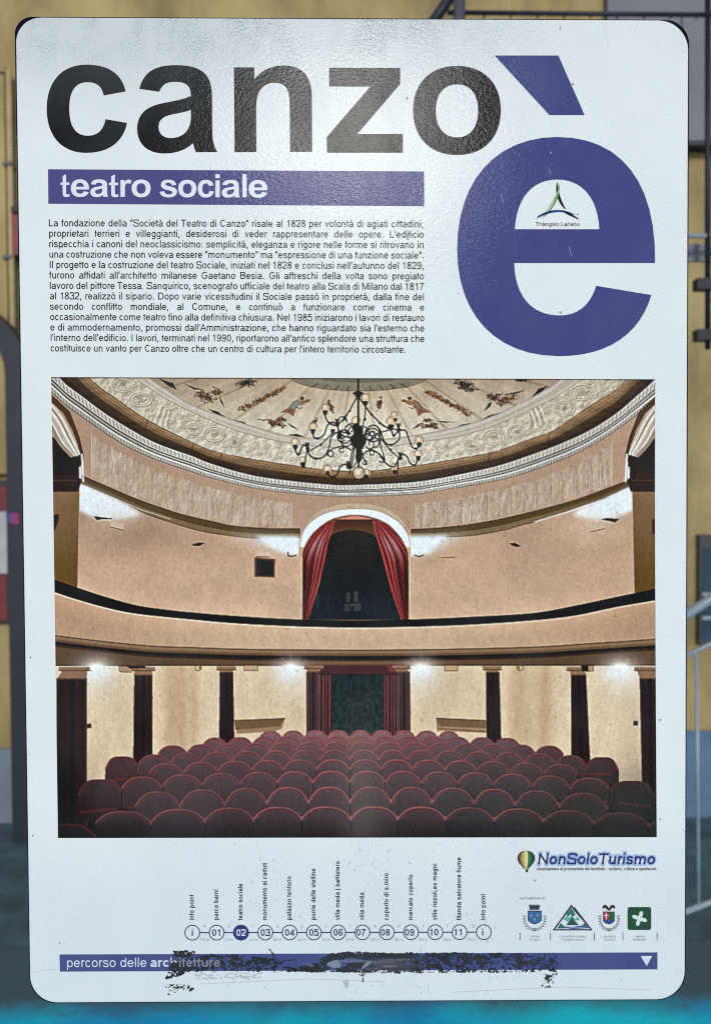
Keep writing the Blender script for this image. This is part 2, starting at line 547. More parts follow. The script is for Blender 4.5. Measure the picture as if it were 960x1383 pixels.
# ------------------------------------------------------------------ setting and things behind the panel
def boxes(name, specs, mat, parent=None, bevel=0.0, origin=None):
    """specs: (x0,x1,y0,y1,z0,z1) world boxes joined in one mesh"""
    org = origin or Vector((0, 0, 0))
    import bmesh
    bm = bmesh.new()
    for (x0, x1, y0, y1, z0, z1) in specs:
        vs = [bm.verts.new((x - org[0], y - org[1], z - org[2])) for x in (x0, x1) for y in (y0, y1) for z in (z0, z1)]
        for q in ((0, 1, 3, 2), (4, 6, 7, 5), (0, 4, 5, 1), (2, 3, 7, 6), (0, 2, 6, 4), (1, 5, 7, 3)):
            bm.faces.new([vs[i] for i in q])
    bmesh.ops.recalc_face_normals(bm, faces=bm.faces[:])
    if bevel:
        bmesh.ops.bevel(bm, geom=bm.edges[:], offset=bevel, segments=2, affect='EDGES', profile=.7)
    me = bpy.data.meshes.new(name)
    bm.to_mesh(me); bm.free()
    return link_mesh(name, me, mat, parent)


def tube(name, path, r, mat, parent=None, origin=None, n=14, closed_ends=True):
    org = Vector(origin or (0, 0, 0))
    P = [Vector(p) - org for p in path]
    vs, fs = [], []
    up = None
    for i, p in enumerate(P):
        a = (P[i] - P[i - 1]) if i else (P[1] - P[0])
        b = (P[i + 1] - P[i]) if i < len(P) - 1 else a
        t = (a.normalized() + b.normalized()).normalized()
        if up is None:
            up = Vector((0, 0, 1)) if abs(t.z) < .9 else Vector((0, 1, 0))
        s = t.cross(up).normalized(); u = s.cross(t).normalized(); up = u
        for k in range(n):
            g = 2 * math.pi * k / n
            vs.append(p + (s * math.cos(g) + u * math.sin(g)) * r)
    for i in range(len(P) - 1):
        for k in range(n):
            fs.append((i * n + k, i * n + (k + 1) % n, (i + 1) * n + (k + 1) % n, (i + 1) * n + k))
    fs.append(tuple(range(n))[::-1]); fs.append(tuple((len(P) - 1) * n + k for k in range(n)))
    me = bpy.data.meshes.new(name)
    me.from_pydata([tuple(v) for v in vs], [], fs)
    for p in me.polygons: p.use_smooth = len(p.vertices) == 4
    me.update()
    return link_mesh(name, me, mat, parent)


YW = 4.70
ochre = simple('ochre_plaster', tuple(lin((148, 131, 92))), .85, .2, .34, 3.0, bump=.35, stretch=(1, 1, .5))
grey_pl = simple('grey_plinth_paint', tuple(lin((104, 118, 126))), .8, .2, .15, 3, bump=.3)
dark_metal = simple('dark_blue_metal', tuple(lin((24, 29, 42))), .55, .35, .25, 9)
grey_metal = simple('grey_metal', tuple(lin((74, 75, 82))), .45, .4, .12, 10)
rail_metal = simple('pale_grey_metal', tuple(lin((134, 144, 152))), .4, .5, .12, 10)
lilac = simple('lilac_grey_paint', tuple(lin((108, 108, 116))), .6, .3, .10, 3)

zg = 0.0
z_pl = at(5, 1010, YW).z
x_l, x_r = -6.0, 6.0
wall = boxes('plastered_wall', [(x_l, x_r, YW, YW + .3, 0, 5.5)], ochre)
tag(wall, 'ochre plastered house wall far behind the sign', 'wall')
boxes('plinth', [(x_l, x_r, YW - .02, YW - .002, 0.0, z_pl)], grey_pl, wall)

# ground: teal-grey paving, and a turquoise strip nearer the sign that fades into it
def ground(name, x0, x1, y0, y1, z, mat):
    me = bpy.data.meshes.new(name)
    me.from_pydata([(x0, y0, z), (x1, y0, z), (x1, y1, z), (x0, y1, z)], [], [(0, 1, 2, 3)])
    o = link_mesh(name, me, mat)
    o['kind'] = 'structure'
    return o
paving = simple('teal_grey_paving', tuple(lin((78, 98, 104))), .8, .2, .3, 5, bump=.3)
turq = simple('turquoise_ground', tuple(lin((0, 195, 230))), .6, .3, .28, 3.5, bump=.2)
_nt = turq.node_tree
_c = _nt.nodes['Principled BSDF'].inputs['Base Color'].links[0].from_socket
_w = ramp(_nt, noise(_nt, mapping(_nt, (1.3, 1, 1), None, (.35, 0, 0)), 1.1, 3), .38, .62)
_nt.links.new(mix(_nt, _w, mix(_nt, .5, _c, tuple(lin((0, 150, 225))) + (1,)), mix(_nt, .6, _c, tuple(lin((0, 240, 245))) + (1,))), _nt.nodes['Principled BSDF'].inputs['Base Color'])
ground('ground', -60, 60, -60, 60, 0, paving)
y_t = 0
for yy in np.linspace(2, 5, 400):
    p = ray(480, 1347)
    y_t = (0 - CAMZ) / p.z * p.y
_b = _nt.nodes['Principled BSDF'].inputs['Base Color']
_sep = _nt.nodes.new('ShaderNodeSeparateXYZ')
_nt.links.new(_nt.nodes.new('ShaderNodeTexCoord').outputs['Object'], _sep.inputs[0])
_e = math_n(_nt, 'ADD', _sep.outputs[1], math_n(_nt, 'MULTIPLY', math_n(_nt, 'SUBTRACT', noise(_nt, mapping(_nt, (1, 1, 1)), 5, 6, .7), .5), .22))
_nt.links.new(mix(_nt, ramp(_nt, _e, y_t - .17, y_t + .03), _b.links[0].from_socket, tuple(lin((74, 96, 104))) + (1,)), _b)
ground('turquoise_pavement', -5, 5, -1.5, y_t + .35, .004, turq)

# ------------------------------------------------------------------ the information panel
root = empty('information_panel', ROOT_LOC)
tag(root, 'large white theatre information panel with printed picture and rounded corners', 'sign')


def rounded(tl, tr, br, bl, rs, inset=0.0, n=10):
    """rounded quad outline in layout units, clockwise from the top left"""
    C = [np.array(p, float) for p in (tl, tr, br, bl)]
    ctr = sum(C) / 4
    C = [c + (np.sign(ctr - c)) * inset for c in C]
    out = []
    for i in range(4):
        p, q, s = C[i], C[i - 1], C[(i + 1) % 4]
        r = max(.5, rs[i] - inset)
        a = p + (q - p) / np.linalg.norm(q - p) * r
        b = p + (s - p) / np.linalg.norm(s - p) * r
        for k in range(n + 1):
            t = k / n * math.pi / 2
            # quarter round between a and b about the corner's inner point
            c0 = a + b - p
            out.append(tuple(c0 + (a - c0) * math.cos(t) + (b - c0) * math.sin(t)))
    return out


def slab(name, rings, mat, parent):
    """rings: list of (outline, h); filled front, filled back"""
    n = len(rings[0][0]); vs = []; fs = []
    for ol, h in rings:
        vs += [pl(p[0], p[1], h) for p in ol]
    for i in range(len(rings) - 1):
        for k in range(n):
            j = (k + 1) % n
            fs.append((i * n + k, (i + 1) * n + k, (i + 1) * n + j, i * n + j))
    fs.append(tuple(range(n))[::-1])
    fs.append(tuple((len(rings) - 1) * n + k for k in range(n)))
    import bmesh
    me = bpy.data.meshes.new(name)
    me.from_pydata(vs, [], fs)
    bm = bmesh.new(); bm.from_mesh(me)
    bmesh.ops.recalc_face_normals(bm, faces=bm.faces[:])
    bm.to_mesh(me); bm.free()
    return link_mesh(name, me, mat, parent)


FACE = ((21.5, 23.2), (929.0, 27.4), (924.2, 1350), (41.5, 1354.5))
FR = (34, 40, 38, 36)
BOARD = ((18.8, 20.8), (931.5, 25.0), (926.4, 1352.3), (39.6, 1357))
BRR = (24, 33, 38, 36)
edge_mat = simple('navy_board_edge', tuple(lin((12, 15, 36))), .75, .06, .3, 40)
slab('board', [(rounded(*BOARD, BRR, 0), -24), (rounded(*BOARD, BRR, 0), -3.0), (rounded(*BOARD, BRR, 1.0), -1.6)], edge_mat, root)
slab('face', [(rounded(*FACE, FR, 0), -1.5), (rounded(*FACE, FR, 0), -.75), (rounded(*FACE, FR, .7), -.3), (rounded(*FACE, FR, 2.6), 0)], M_FACE, root)

BLK = (26, 18, 23)
BLU = (72, 75, 128)
NAVY = (42, 46, 98)

# --- title lettering
I = Ink()
G_C = [bez((170, 123.5), [('C', (165, 99), (146, 87.3), (117, 87.3)), ('C', (84, 87.3), (63.5, 110), (63.5, 147)), ('C', (63.5, 184), (84, 206.5), (117, 206.5)),
     ('C', (148, 206.5), (167, 191), (172, 166)), ('L', (143, 161)), ('C', (140, 176), (132, 183.3), (119, 183.3)), ('C', (102, 183.3), (94, 170), (94, 146.5)),
     ('C', (94, 123), (102, 111), (119, 111)), ('C', (131, 111), (138, 117), (140.5, 129)), ('L', (170, 123.5))])]
I.poly(G_C, BLK)
G_A = [bez((188.5, 120), [('C', (194, 98), (208, 88), (238, 88)), ('C', (272, 88), (286, 100), (286.5, 128)), ('L', (287, 176)), ('C', (287, 190), (289, 198), (294, 205.3)), ('L', (264.5, 205.6)),
     ('C', (263, 202), (262, 198), (261, 193.5)), ('C', (250, 203), (238, 207.3), (222, 207.3)), ('C', (199, 207.3), (185.5, 194), (185.5, 174)), ('C', (185.5, 154), (198, 143.5), (221, 139.2)),
     ('C', (238, 136), (249, 133.5), (258, 130)), ('C', (258, 117), (253, 110.5), (237, 110.5)), ('C', (225, 110.5), (219, 114.5), (215.5, 124)), ('L', (188.5, 120))]),
     bez((258, 148.5), [('C', (250, 151.5), (240, 153), (231, 155)), ('C', (219, 158), (214.5, 163), (214.5, 171)), ('C', (214.5, 181), (221, 186.5), (231, 186.5)), ('C', (247, 186.5), (258, 176), (258, 158)), ('L', (258, 148.5))])]
I.poly(G_A, BLK)
I.poly(bez((316, 91), [('L', (343.5, 91)), ('L', (343.7, 107)), ('C', (353, 95), (367, 88.5), (383, 88.5)), ('C', (408, 88.5), (421, 102), (421.2, 130)), ('L', (421.6, 205)), ('L', (391.7, 205.2)),
     ('L', (391.3, 141)), ('C', (391, 121), (386, 111.8), (371, 111.8)), ('C', (354, 111.8), (346, 124), (346, 147)), ('L', (346.4, 205.4)), ('L', (317, 205.6))]), BLK)
I.poly([(444.3, 91.5), (540.3, 91.7), (540.3, 113.5), (482.5, 181), (544, 180.8), (544, 206.3), (441.5, 206.3), (441.3, 185), (500, 117), (444.5, 116.8)], BLK)
G_O = [bez((676, 149), [('C', (676, 185), (654, 209.5), (617, 209.5)), ('C', (580, 209.5), (557.5, 185), (557.5, 149)), ('C', (557.5, 113), (580, 89), (616.5, 89)), ('C', (654, 89), (676, 113), (676, 149))]),
     bez((645.3, 149.5), [('C', (645.3, 126), (634, 114), (617, 114)), ('C', (600, 114), (588.3, 126), (588.3, 149.5)), ('C', (588.3, 173), (600, 185.5), (617, 185.5)), ('C', (634, 185.5), (645.3, 173), (645.3, 149.5))])]
I.poly(G_O, BLK)
I.build('title_lettering', root)

I = Ink()
G_E = [bez((884, 355.3), [('L', (694, 355.3)), ('C', (695, 398), (716, 426), (755, 426)), ('C', (781, 426), (797, 411), (804.5, 386)), ('L', (879, 398.5)), ('C', (864, 450), (822, 481), (755, 481)),
     ('C', (668, 481), (617, 424), (617, 336)), ('C', (617, 246), (668, 185), (752, 185)), ('C', (838, 185), (886, 246), (884, 355.3))]),
     bez((695, 309.6), [('C', (697, 268), (718, 242.5), (752, 242.5)), ('C', (786, 242.5), (807, 268), (808.8, 309.6)), ('L', (695, 309.6))])]
I.poly(G_E, BLU)
EL = I.build('accented_letter', root)
I = Ink()
I.poly([(667.5, 75), (753.5, 75), (789, 155.5), (741.5, 155.5)], BLU)
I.build('accent_mark', EL)

# --- small emblem inside the big letter
I = Ink(.2)
def blade(p0, p1, p2, w, col, dh):
    n = 16; a = []; b = []
    P0, P1, P2 = (np.array(p, float) for p in (p0, p1, p2))
    for i in range(n + 1):
        t = i / n
        p = (1 - t) ** 2 * P0 + 2 * t * (1 - t) * P1 + t * t * P2
        d = 2 * (1 - t) * (P1 - P0) + 2 * t * (P2 - P1); d /= np.linalg.norm(d)
        q = np.array([-d[1], d[0]]) * w * math.sin(math.pi * t) ** .6
        a.append(tuple(p + q)); b.append(tuple(p - q))
    I.poly(a + b[-2:0:-1], col, dh)
blade((752, 245.5), (750.5, 268), (764, 283.5), 2.0, (24, 24, 28), .0)
blade((754.5, 247), (755, 274), (731, 295.5), 1.5, (110, 150, 90), .02)
blade((732, 292), (749, 270), (755, 254), .7, (150, 185, 130), .05)
blade((723, 296), (750, 277), (777, 291), 1.5, (44, 86, 140), .07)
blade((724, 293.5), (738, 285.5), (752, 284), 1.0, (28, 40, 80), .10)
blade((757, 284), (768, 289), (782, 296.5), 1.4, (30, 34, 60), .12)
I.ellipse(779.5, 289.5, .9, .9, (30, 40, 60))
EM = I.build('triangle_emblem', root)
I = Ink(.2)
text(I, 'Triangolo Lariano', 723, 305.2, 7.2, 782.3, 305.4, s=105, col=(32, 34, 44))
I.build('emblem_lettering', EM)

# --- subtitle bar
I = Ink()
I.poly([(65.4, 228.6), (572.6, 231.6), (572.6, 278.5), (65.8, 275.2)], (80, 79, 130))
SB = I.build('subtitle_bar', root)
LET = (226, 228, 236)
I = Ink(.3)
def fit(outl, x0, x1, y0, y1):
    xs = [p[0] for l in outl for p in l]; ys = [p[1] for l in outl for p in l]
    f = lambda p: (x0 + (p[0] - min(xs)) / (max(xs) - min(xs)) * (x1 - x0), y0 + (p[1] - min(ys)) / (max(ys) - min(ys)) * (y1 - y0))
    return [[f(p) for p in l] for l in outl]
G_T = [bez((30, 98), [('L', (30, 38)), ('L', (62, 20)), ('L', (62, 98)) , ('L', (92, 98)), ('L', (92, 121)), ('L', (62, 121)), ('L', (62, 196)), ('C', (62, 206), (64, 210), (74, 210)), ('C', (80, 210), (86, 208.5), (92, 206.5)),
      ('L', (95, 229)), ('C', (85, 233), (74, 235), (64, 235)), ('C', (40, 235), (30, 223), (30, 203)), ('L', (30, 121)), ('L', (10, 121)), ('L', (10, 98)), ('L', (30, 98))])]
G_R = [bez((10, 98), [('L', (39, 98)), ('L', (39, 117)), ('C', (46, 101), (57, 95), (69, 95)), ('C', (78, 95), (84, 97), (90, 101)), ('L', (80, 129)), ('C', (75, 125), (70, 123.5), (64, 123.5)), ('C', (48, 123.5), (41.5, 136), (41.5, 163)), ('L', (41.5, 232)), ('L', (10, 232)), ('L', (10, 98))])]
G_S = [bez((119, 136), [('L', (89, 141.5)), ('C', (87, 130), (79, 118), (63, 118)), ('C', (50, 118), (43, 122), (43, 131)), ('C', (43, 142), (58, 144), (80, 149.5)), ('C', (110, 157), (124, 168), (124, 191)), ('C', (124, 218), (101, 235), (66, 235)), ('C', (30, 235), (8, 219), (3, 191)),
      ('L', (35, 186)), ('C', (38, 203), (48, 212), (66, 212)), ('C', (84, 212), (92, 206), (92, 196)), ('C', (92, 187), (84, 184), (64, 179)), ('C', (26, 170), (12, 157), (12, 135)), ('C', (12, 110), (31, 95), (62, 95)), ('C', (95, 95), (113, 108), (119, 136))])]
rect_ = lambda x0, x1, y0, y1: [(x0, y0), (x1, y0), (x1, y1), (x0, y1)]
for k, x0, x1 in (('t', 82.3, 94.6), ('e', 96.2, 120.8), ('a', 122.6, 146.8), ('t', 147.6, 160.6), ('r', 163.2, 178), ('o', 178.2, 203.8), ('s', 216, 239.4), ('o', 241, 265.6), ('c', 267.4, 289), ('i', 291.2, 297), ('a', 299.8, 324.4), ('l', 327.6, 333.4), ('e', 336, 361.4)):
    yb = 265.6 + (x0 - 82) * .0042
    if k == 'i':
        I.poly(rect_(x0, x1, yb - 22.6, yb), LET); I.poly(rect_(x0, x1, yb - 31.2, yb - 25.8), LET)
    elif k == 'l': I.poly(rect_(x0, x1, yb - 31.2, yb), LET)
    else:
        g = {'t': G_T, 'r': G_R, 's': G_S, 'e': G_E, 'a': G_A, 'o': G_O, 'c': G_C}[k]
        top = {'t': 30.2, 'r': 23.2}.get(k, 23.4); lowr = 0 if k == 'r' else .55
        I.poly(fit(g, x0, x1, yb - top, yb + lowr), LET)
I.build('subtitle_lettering', SB)

# --- body text
LINES = ["La fondazione della “Società del Teatro di Canzo” risale al 1828 per volontà di agiati cittadini,",
"proprietari terrieri e villeggianti, desiderosi di veder rappresentare delle opere. L'edificio",
"rispecchia i canoni del neoclassicismo: semplicità, eleganza e rigore nelle forme si ritrovano in",
"una costruzione che non voleva essere “monumento” ma “espressione di una funzione sociale”.",
"Il progetto e la costruzione del teatro Sociale, iniziati nel 1828 e conclusi nell'autunno del 1829,",
"furono affidati all'architetto milanese Gaetano Besia. Gli affreschi della volta sono pregiato",
"lavoro del pittore Tessa. Sanquirico, scenografo ufficiale del teatro alla Scala di Milano dal 1817",
"al 1832, realizzò il sipario. Dopo varie vicessitudini il Sociale passò in proprietà, dalla fine del",
"secondo conflitto mondiale, al Comune, e continuò a funzionare come cinema e",
"occasionalmente come teatro fino alla definitiva chiusura. Nel 1985 iniziarono i lavori di restauro",
"e di ammodernamento, promossi dall'Amministrazione, che hanno riguardato sia l'esterno che",
"l'interno dell'edificio. I lavori, terminati nel 1990, riportarono all'antico splendore una struttura che",
"costituisce un vanto per Canzo oltre che un centro di cultura per l'intero territorio circostante."]
I = Ink()
for i, t in enumerate(LINES):
    y = 305.7 + i * 14.08
    x0 = 65.8 + i * .22; x1 = 572.3 + i * .1
    nw = sum(ADV.get(ACC.get(c, c), 500) for c in t)
    if i == 12:
        text(I, t, x0, y, 13.4, 548.3, y + 2.0, s=102, col=(34, 30, 36))
    else:
        wd = sum(ADV.get(ACC.get(c, c), 500) for c in t if c != ' '); ns = t.count(' ')
        sx = min(.905, (x1 - x0 - ns * .22 * 13.4) / (wd * 13.4 / 1000))
        text(I, t, x0, y, 13.4, x1, y + 1.4, s=102, col=(34, 30, 36), justify=True, sx=sx)
I.build('body_text', root)

# --- route diagram
I = Ink()
CX = [260, 292.8, 325.6, 358.4, 391.2, 423.9, 456.6, 489.4, 522.2, 554.9, 587.6, 620.3, 653]
NAMES = [('info point', 1208), ('parco barni', 1201), ('teatro sociale', 1193), ('monumento ai caduti', 1165), ('palazzo tentorio', 1183), ('ponte delle stelline', 1172.5),
         ('villa meda | battistero', 1162.6), ('villa meda', 1205), ('coperto di s.miro', 1178.6), ('mercato coperto', 1181), ('villa rizzoli,ex magni', 1166), ('filanda salvatore fiume', 1157.5), ('info point', 1207)]
TIMES = ["4'", "2'", "1'", "2'", "3'", "2'", "1'", "8'", "2'", "7'", "7'", "15'"]
DIST = ['175 m', '110 m', '40 m', '90 m', '440 m', '15 m', '90 m', '230 m', '65 m', '300 m', '300 m', '720 m']
yc = lambda x: 1259.6 - (x - 260) * .0018
for a, b in zip(CX, CX[1:]):
    I.stroke([(a + 10.3, yc(a)), (b - 10.3, yc(b))], 1.5, NAVY)
RD = I.build('route_line', root)
for i, x in enumerate(CX):
    c = Ink(.2)
    if i == 2: c.ellipse(x, yc(x), 10.8, 10.8, (48, 52, 112))
    else: c.stroke([(x + 10 * math.cos(t * math.pi / 20), yc(x) + 10 * math.sin(t * math.pi / 20)) for t in range(40)], 1.35, NAVY, closed=True)
    co = c.build('stop_circle', RD)
    if i == 2: co['label'] = 'solid navy stop circle'
    n = Ink(.35)
    s_ = 'i' if i in (0, 12) else '%02d' % i
    wpx = 3.6 if s_ == 'i' else 13.6
    off = 0 if i < 7 else -2.0
    if i == 12: off = -1.5
    text(n, s_, x + off - wpx / 2, yc(x) + 4.3, 12.4, x + off + wpx / 2, yc(x) + 4.3, s=118, bold=False, col=(225, 228, 236) if i == 2 else NAVY)
    n.build('stop_number', RD)
    n = Ink(.3)
    text(n, NAMES[i][0], x + 2.1, 1242.8, 8.9, x + 2.1, NAMES[i][1], s=128, col=(34, 34, 74))
    n.build('stop_name', RD)
I = Ink(.2)
for i, (t, d) in enumerate(zip(TIMES, DIST)):
    xm = (CX[i] + CX[i + 1]) / 2
    text(I, t, xm - 1.5, 1252.6, 5.0, s=80, col=(120, 124, 145))
    text(I, d, xm - 6, 1270.6, 5.0, xm + 6, 1270.6, s=80, col=(125, 129, 148))
I.build('distance_lettering', RD)

# --- tourism logo with balloon
I = Ink()
HALO = Ink(.10); SUBT = Ink(.2); NAM = Ink(.25)
text(HALO, 'NonSoloTurismo', 724.5, 1167.0, 20.5, 884, 1167.0, s=112, col=(150, 176, 214), slant=.14)
HALO.thicken(3.1, (152, 178, 214))
text(NAM, 'NonSoloTurismo', 724.5, 1167.0, 20.5, 884, 1167.0, s=112, col=(22, 42, 96), slant=.14)
text(SUBT, 'Associazione di promozione del territorio – turismo, cultura e spettacolo', 724, 1175.4, 6.2, 885.5, 1175.4, s=130, col=(18, 22, 44), slant=.2)
def env(x):                          # balloon outline half width by height
    return 0
bc = (710.2, 1160.0)
prof = [(-11.0, 0), (-10.4, 4.2), (-8.6, 7.6), (-5, 10.1), (-1, 10.9), (3, 10.2), (7, 7.8), (10.5, 4.8), (13.5, 2.0)]
stripes = [(-1.0, -.72, (96, 66, 48)), (-.72, -.36, (176, 148, 96)), (-.36, -.04, (214, 196, 118)), (-.04, .22, (226, 220, 160)), (.22, .6, (52, 120, 76)), (.6, 1.0, (34, 78, 56))]
outl = [(bc[0] - w_ * 1.06 - .5, bc[1] + y_) for y_, w_ in prof] + [(bc[0] + w_ * 1.06 + .5, bc[1] + y_) for y_, w_ in reversed(prof)]
I.poly(outl, (30, 36, 44))
for a, b, c in stripes:
    I.poly([(bc[0] + w_ * a, bc[1] + y_) for y_, w_ in prof[1:]] + [(bc[0] + w_ * b, bc[1] + y_) for y_, w_ in reversed(prof[1:])], c, .03)
I.poly([(709, 1174), (713, 1174), (712.4, 1178), (709.8, 1178)], (40, 34, 34))
TL_ = NAM.build('tourism_logo', root)
HALO.build('logo_halo', TL_); SUBT.build('logo_tagline', TL_); I.build('balloon', TL_)

# --- crests
def wreath(I, cx, cy, rx, ry, col):
    for sgn in (-1, 1):
        for k in range(9):
            a = math.radians(100 - k * 13.5 if sgn > 0 else 80 + k * 13.5)
            x = cx + rx * math.cos(a); y = cy + ry * math.sin(a)
            tx, ty = -math.sin(a) * sgn, math.cos(a) * sgn
            for s in (-1, 1):
                nx, ny = math.cos(a) * s, math.sin(a) * s
                I.poly([(x, y), (x - tx * 1.4 + nx * 1.7, y - ty * 1.4 + ny * 1.7), (x - tx * 3.2 + nx * 2.2, y - ty * 3.2 + ny * 2.2), (x - tx * 2.2 + nx * .5, y - ty * 2.2 + ny * .5)], col, .01 * k + .004 * s)
I = Ink()
wreath(I, 721.6, 1241, 14.2, 14.5, (40, 66, 60))
I.poly([(714, 1223), (728.6, 1223), (727.4, 1228.6), (715, 1228.6)], (38, 42, 58), .12)
for k in range(5): I.poly([(714 + k * 3, 1221.6), (716 + k * 3, 1221.6), (716 + k * 3, 1223.2), (714 + k * 3, 1223.2)], (38, 42, 58), .13)
I.poly([(717, 1225.5), (726, 1225.5), (726, 1227), (717, 1227)], (92, 60, 66), .15)
I.poly([(712.3, 1229.8), (731, 1229.8), (731, 1243), (727, 1246.6), (721.6, 1248.3), (716, 1246.6), (712.3, 1243)], (24, 40, 66), .12)
I.poly([(713.3, 1231), (730, 1231), (730, 1242.6), (726.4, 1245.6), (721.6, 1247), (717, 1245.6), (713.3, 1242.6)], (50, 104, 158), .15)
for (x, y) in ((717, 1236), (725.5, 1236), (721.5, 1241.5)):
    for a in (0, 60, 120): I.stroke([(x - 1.8 * math.cos(math.radians(a)), y - 1.8 * math.sin(math.radians(a))), (x + 1.8 * math.cos(math.radians(a)), y + 1.8 * math.sin(math.radians(a)))], .9, (150, 150, 110), dh=.18 + a * 1e-4)
C1 = I.build('town_crest', root)
I = Ink()
tri = [(771, 1221.5), (774, 1225.5), (775.5, 1225), (800, 1256.6), (745.6, 1256.6)]
I.poly([tri, [(771, 1225.2), (774.6, 1229.8), (796.4, 1254.8), (749.4, 1254.8)]], (28, 40, 66))
I.poly([(771, 1226), (764, 1235), (767, 1238), (770, 1234.5), (773, 1238.5), (776, 1235), (779, 1238.5)], (40, 112, 104), .05)
I.poly([(760, 1241), (765, 1236.5), (768, 1240), (772, 1236), (776, 1241), (780, 1238), (783, 1243), (778, 1243), (772, 1240.5), (766, 1245)], (96, 168, 156), .05)
I.poly([(772, 1238.5), (764, 1249.5), (781, 1249.5)], (34, 82, 66), .08)
I.poly([(772, 1243), (768, 1249.3), (776, 1249.3)], (54, 74, 66), .10)
I.poly([(752, 1253.8), (757, 1246.5), (764, 1253.8)], (36, 104, 92), .05)
I.poly([(785, 1249.6), (789, 1246.5), (793, 1251)], (36, 104, 92), .05)
I.poly(smooth([(759, 1250.5), (770, 1252), (786, 1250), (795, 1252.4), (786, 1254), (772, 1254.4), (764, 1253)], 5, True), (46, 84, 138), .12)
I.stroke(smooth([(766, 1251.5), (778, 1253), (790, 1251.6)], 5), .6, (170, 196, 220), dh=.15)
C2 = I.build('mountain_emblem', root)
I = Ink()
wreath(I, 822, 1241, 12.6, 14.5, (40, 66, 60))
for s in (-1, 1):
    I.poly(smooth([(821.6, 1228), (821.6 + s * 2, 1223.5), (821.6 + s * 6, 1222), (821.6 + s * 8.6, 1225), (821.6 + s * 7, 1227.4), (821.6 + s * 5, 1225.6), (821.6 + s * 3, 1228)], 5, True), (34, 46, 46), .12 + .01 * s)
I.poly([(819.5, 1226), (824, 1226), (824, 1229.6), (819.5, 1229.6)], (92, 44, 48), .14)
I.poly([(813.8, 1231), (829.4, 1231), (829.4, 1244), (826, 1247), (821.6, 1248.4), (817, 1247), (813.8, 1244)], (28, 38, 56), .12)
I.poly([(814.8, 1232), (821.4, 1232), (821.4, 1242.2), (814.8, 1242.2)], (160, 40, 56), .15)
I.poly([(821.6, 1232), (828.4, 1232), (828.4, 1242.2), (821.6, 1242.2)], (44, 92, 62), .15)
I.poly([(814.8, 1242.4), (828.4, 1242.4), (828, 1244), (825.4, 1246), (821.6, 1247.3), (818, 1246), (815, 1244)], (44, 78, 136), .15)
I.poly([(817.4, 1232.6), (818.8, 1232.6), (818.8, 1241.6), (817.4, 1241.6)], (226, 220, 220), .18)
I.poly([(815, 1235.6), (821.2, 1235.6), (821.2, 1237), (815, 1237)], (226, 220, 220), .19)
C3 = I.build('provincial_crest', root)
I = Ink()
I.poly(rounded((846.8, 1225), (878.8, 1225), (878.8, 1256), (846.8, 1256), (3, 3, 3, 3), 0, 5), (24, 78, 52))
rose = []
for k in range(48):
    a = 2 * math.pi * k / 48
    r = 6.9 + 3.6 * math.cos(4 * (a - .32))
    rose.append((863 + r * math.cos(a), 1240.4 + r * math.sin(a)))
I.poly(rose, (214, 226, 220), .05)
C4 = I.build('regional_emblem', root)
lab = {C1: [('comune', 721.5, 12), ('di canzo', 721.5, 14)], C2: [('comunità montana', 773, 34), ('triangolo lariano', 773, 31)], C3: [('provincia', 822.5, 17), ('di como', 822.5, 14)], C4: [('regione', 863, 13), ('lombardia', 863, 18)]}
for c, ls in lab.items():
    I = Ink(.2)
    for k, (t, xm, wd) in enumerate(ls):
        text(I, t, xm - wd / 2, 1266 + k * 4.3, 4.6, xm + wd / 2, 1266 + k * 4.3, s=85, col=(118, 122, 146))
    I.build('crest_lettering', c)
I = Ink(.2)
text(I, 'con il patrocinio di', 700.5, 1214.6, 5, 735, 1214.6, s=100, col=(84, 88, 104))
I.build('patronage_lettering', root)
for x in (701.8, 743, 802, 840.6, 886.7):
    I = Ink(.2); I.stroke([(x, 1259.5), (x, 1270)], 1.0, (58, 62, 92)); I.build('divider_rule', root)

# --- footer bar
I = Ink()
I.poly([(80.8, 1289), (887.2, 1286.2), (887.2, 1309.2), (81.4, 1312.2)], (70, 76, 128))
FB = I.build('footer_bar', root)
I = Ink(.3)
text(I, 'percorso delle', 90, 1306, 17.4, 199, 1305.6, s=84, col=(214, 217, 230))
text(I, 'arch', 203, 1305.6, 17.4, 240.5, 1305.5, s=138, bold=True, col=(206, 209, 222))
I.h = .6
text(I, 'itetture', 241, 1305.5, 17.4, 298, 1305.2, s=120, bold=True, col=(128, 130, 146))
I.build('footer_lettering', FB)
I = Ink(.3)
I.poly([(864.6, 1291), (880, 1290.8), (872.6, 1304.5)], (216, 222, 232))
I.build('arrow_mark', FB)
# ------------------------------------------------------------------ the printed picture: an auditorium, painted as colours on one flat sheet
GX, GY, GW, GH = 64, 503, 828, 634
YY, XX = np.mgrid[0:GH, 0:GW].astype(np.float32)
XX += GX; YY += GY
IMG = np.zeros((GH, GW, 3), np.float32)
RNG = np.random.default_rng(5)


def vnoise(sx, sy, seed, x=None, y=None):
    r = np.random.default_rng(seed)
    lat = r.random((97, 97)).astype(np.float32)
    x = (XX if x is None else x) / sx; y = (YY if y is None else y) / sy
    xi = np.floor(x).astype(int); yi = np.floor(y).astype(int)
    fx = x - xi; fy = y - yi
    fx = fx * fx * (3 - 2 * fx); fy = fy * fy * (3 - 2 * fy)
    g = lambda a, b: lat[(yi + b) % 97, (xi + a) % 97]
    return (g(0, 0) * (1 - fx) + g(1, 0) * fx) * (1 - fy) + (g(0, 1) * (1 - fx) + g(1, 1) * fx) * fy


def fbm(sx, sy, seed, octs=4):
    o = 0; a = .5; t = 0
    for i in range(octs):
        o = o + a * vnoise(sx / 2 ** i, sy / 2 ** i, seed + i); t += a; a *= .55
    return o / t


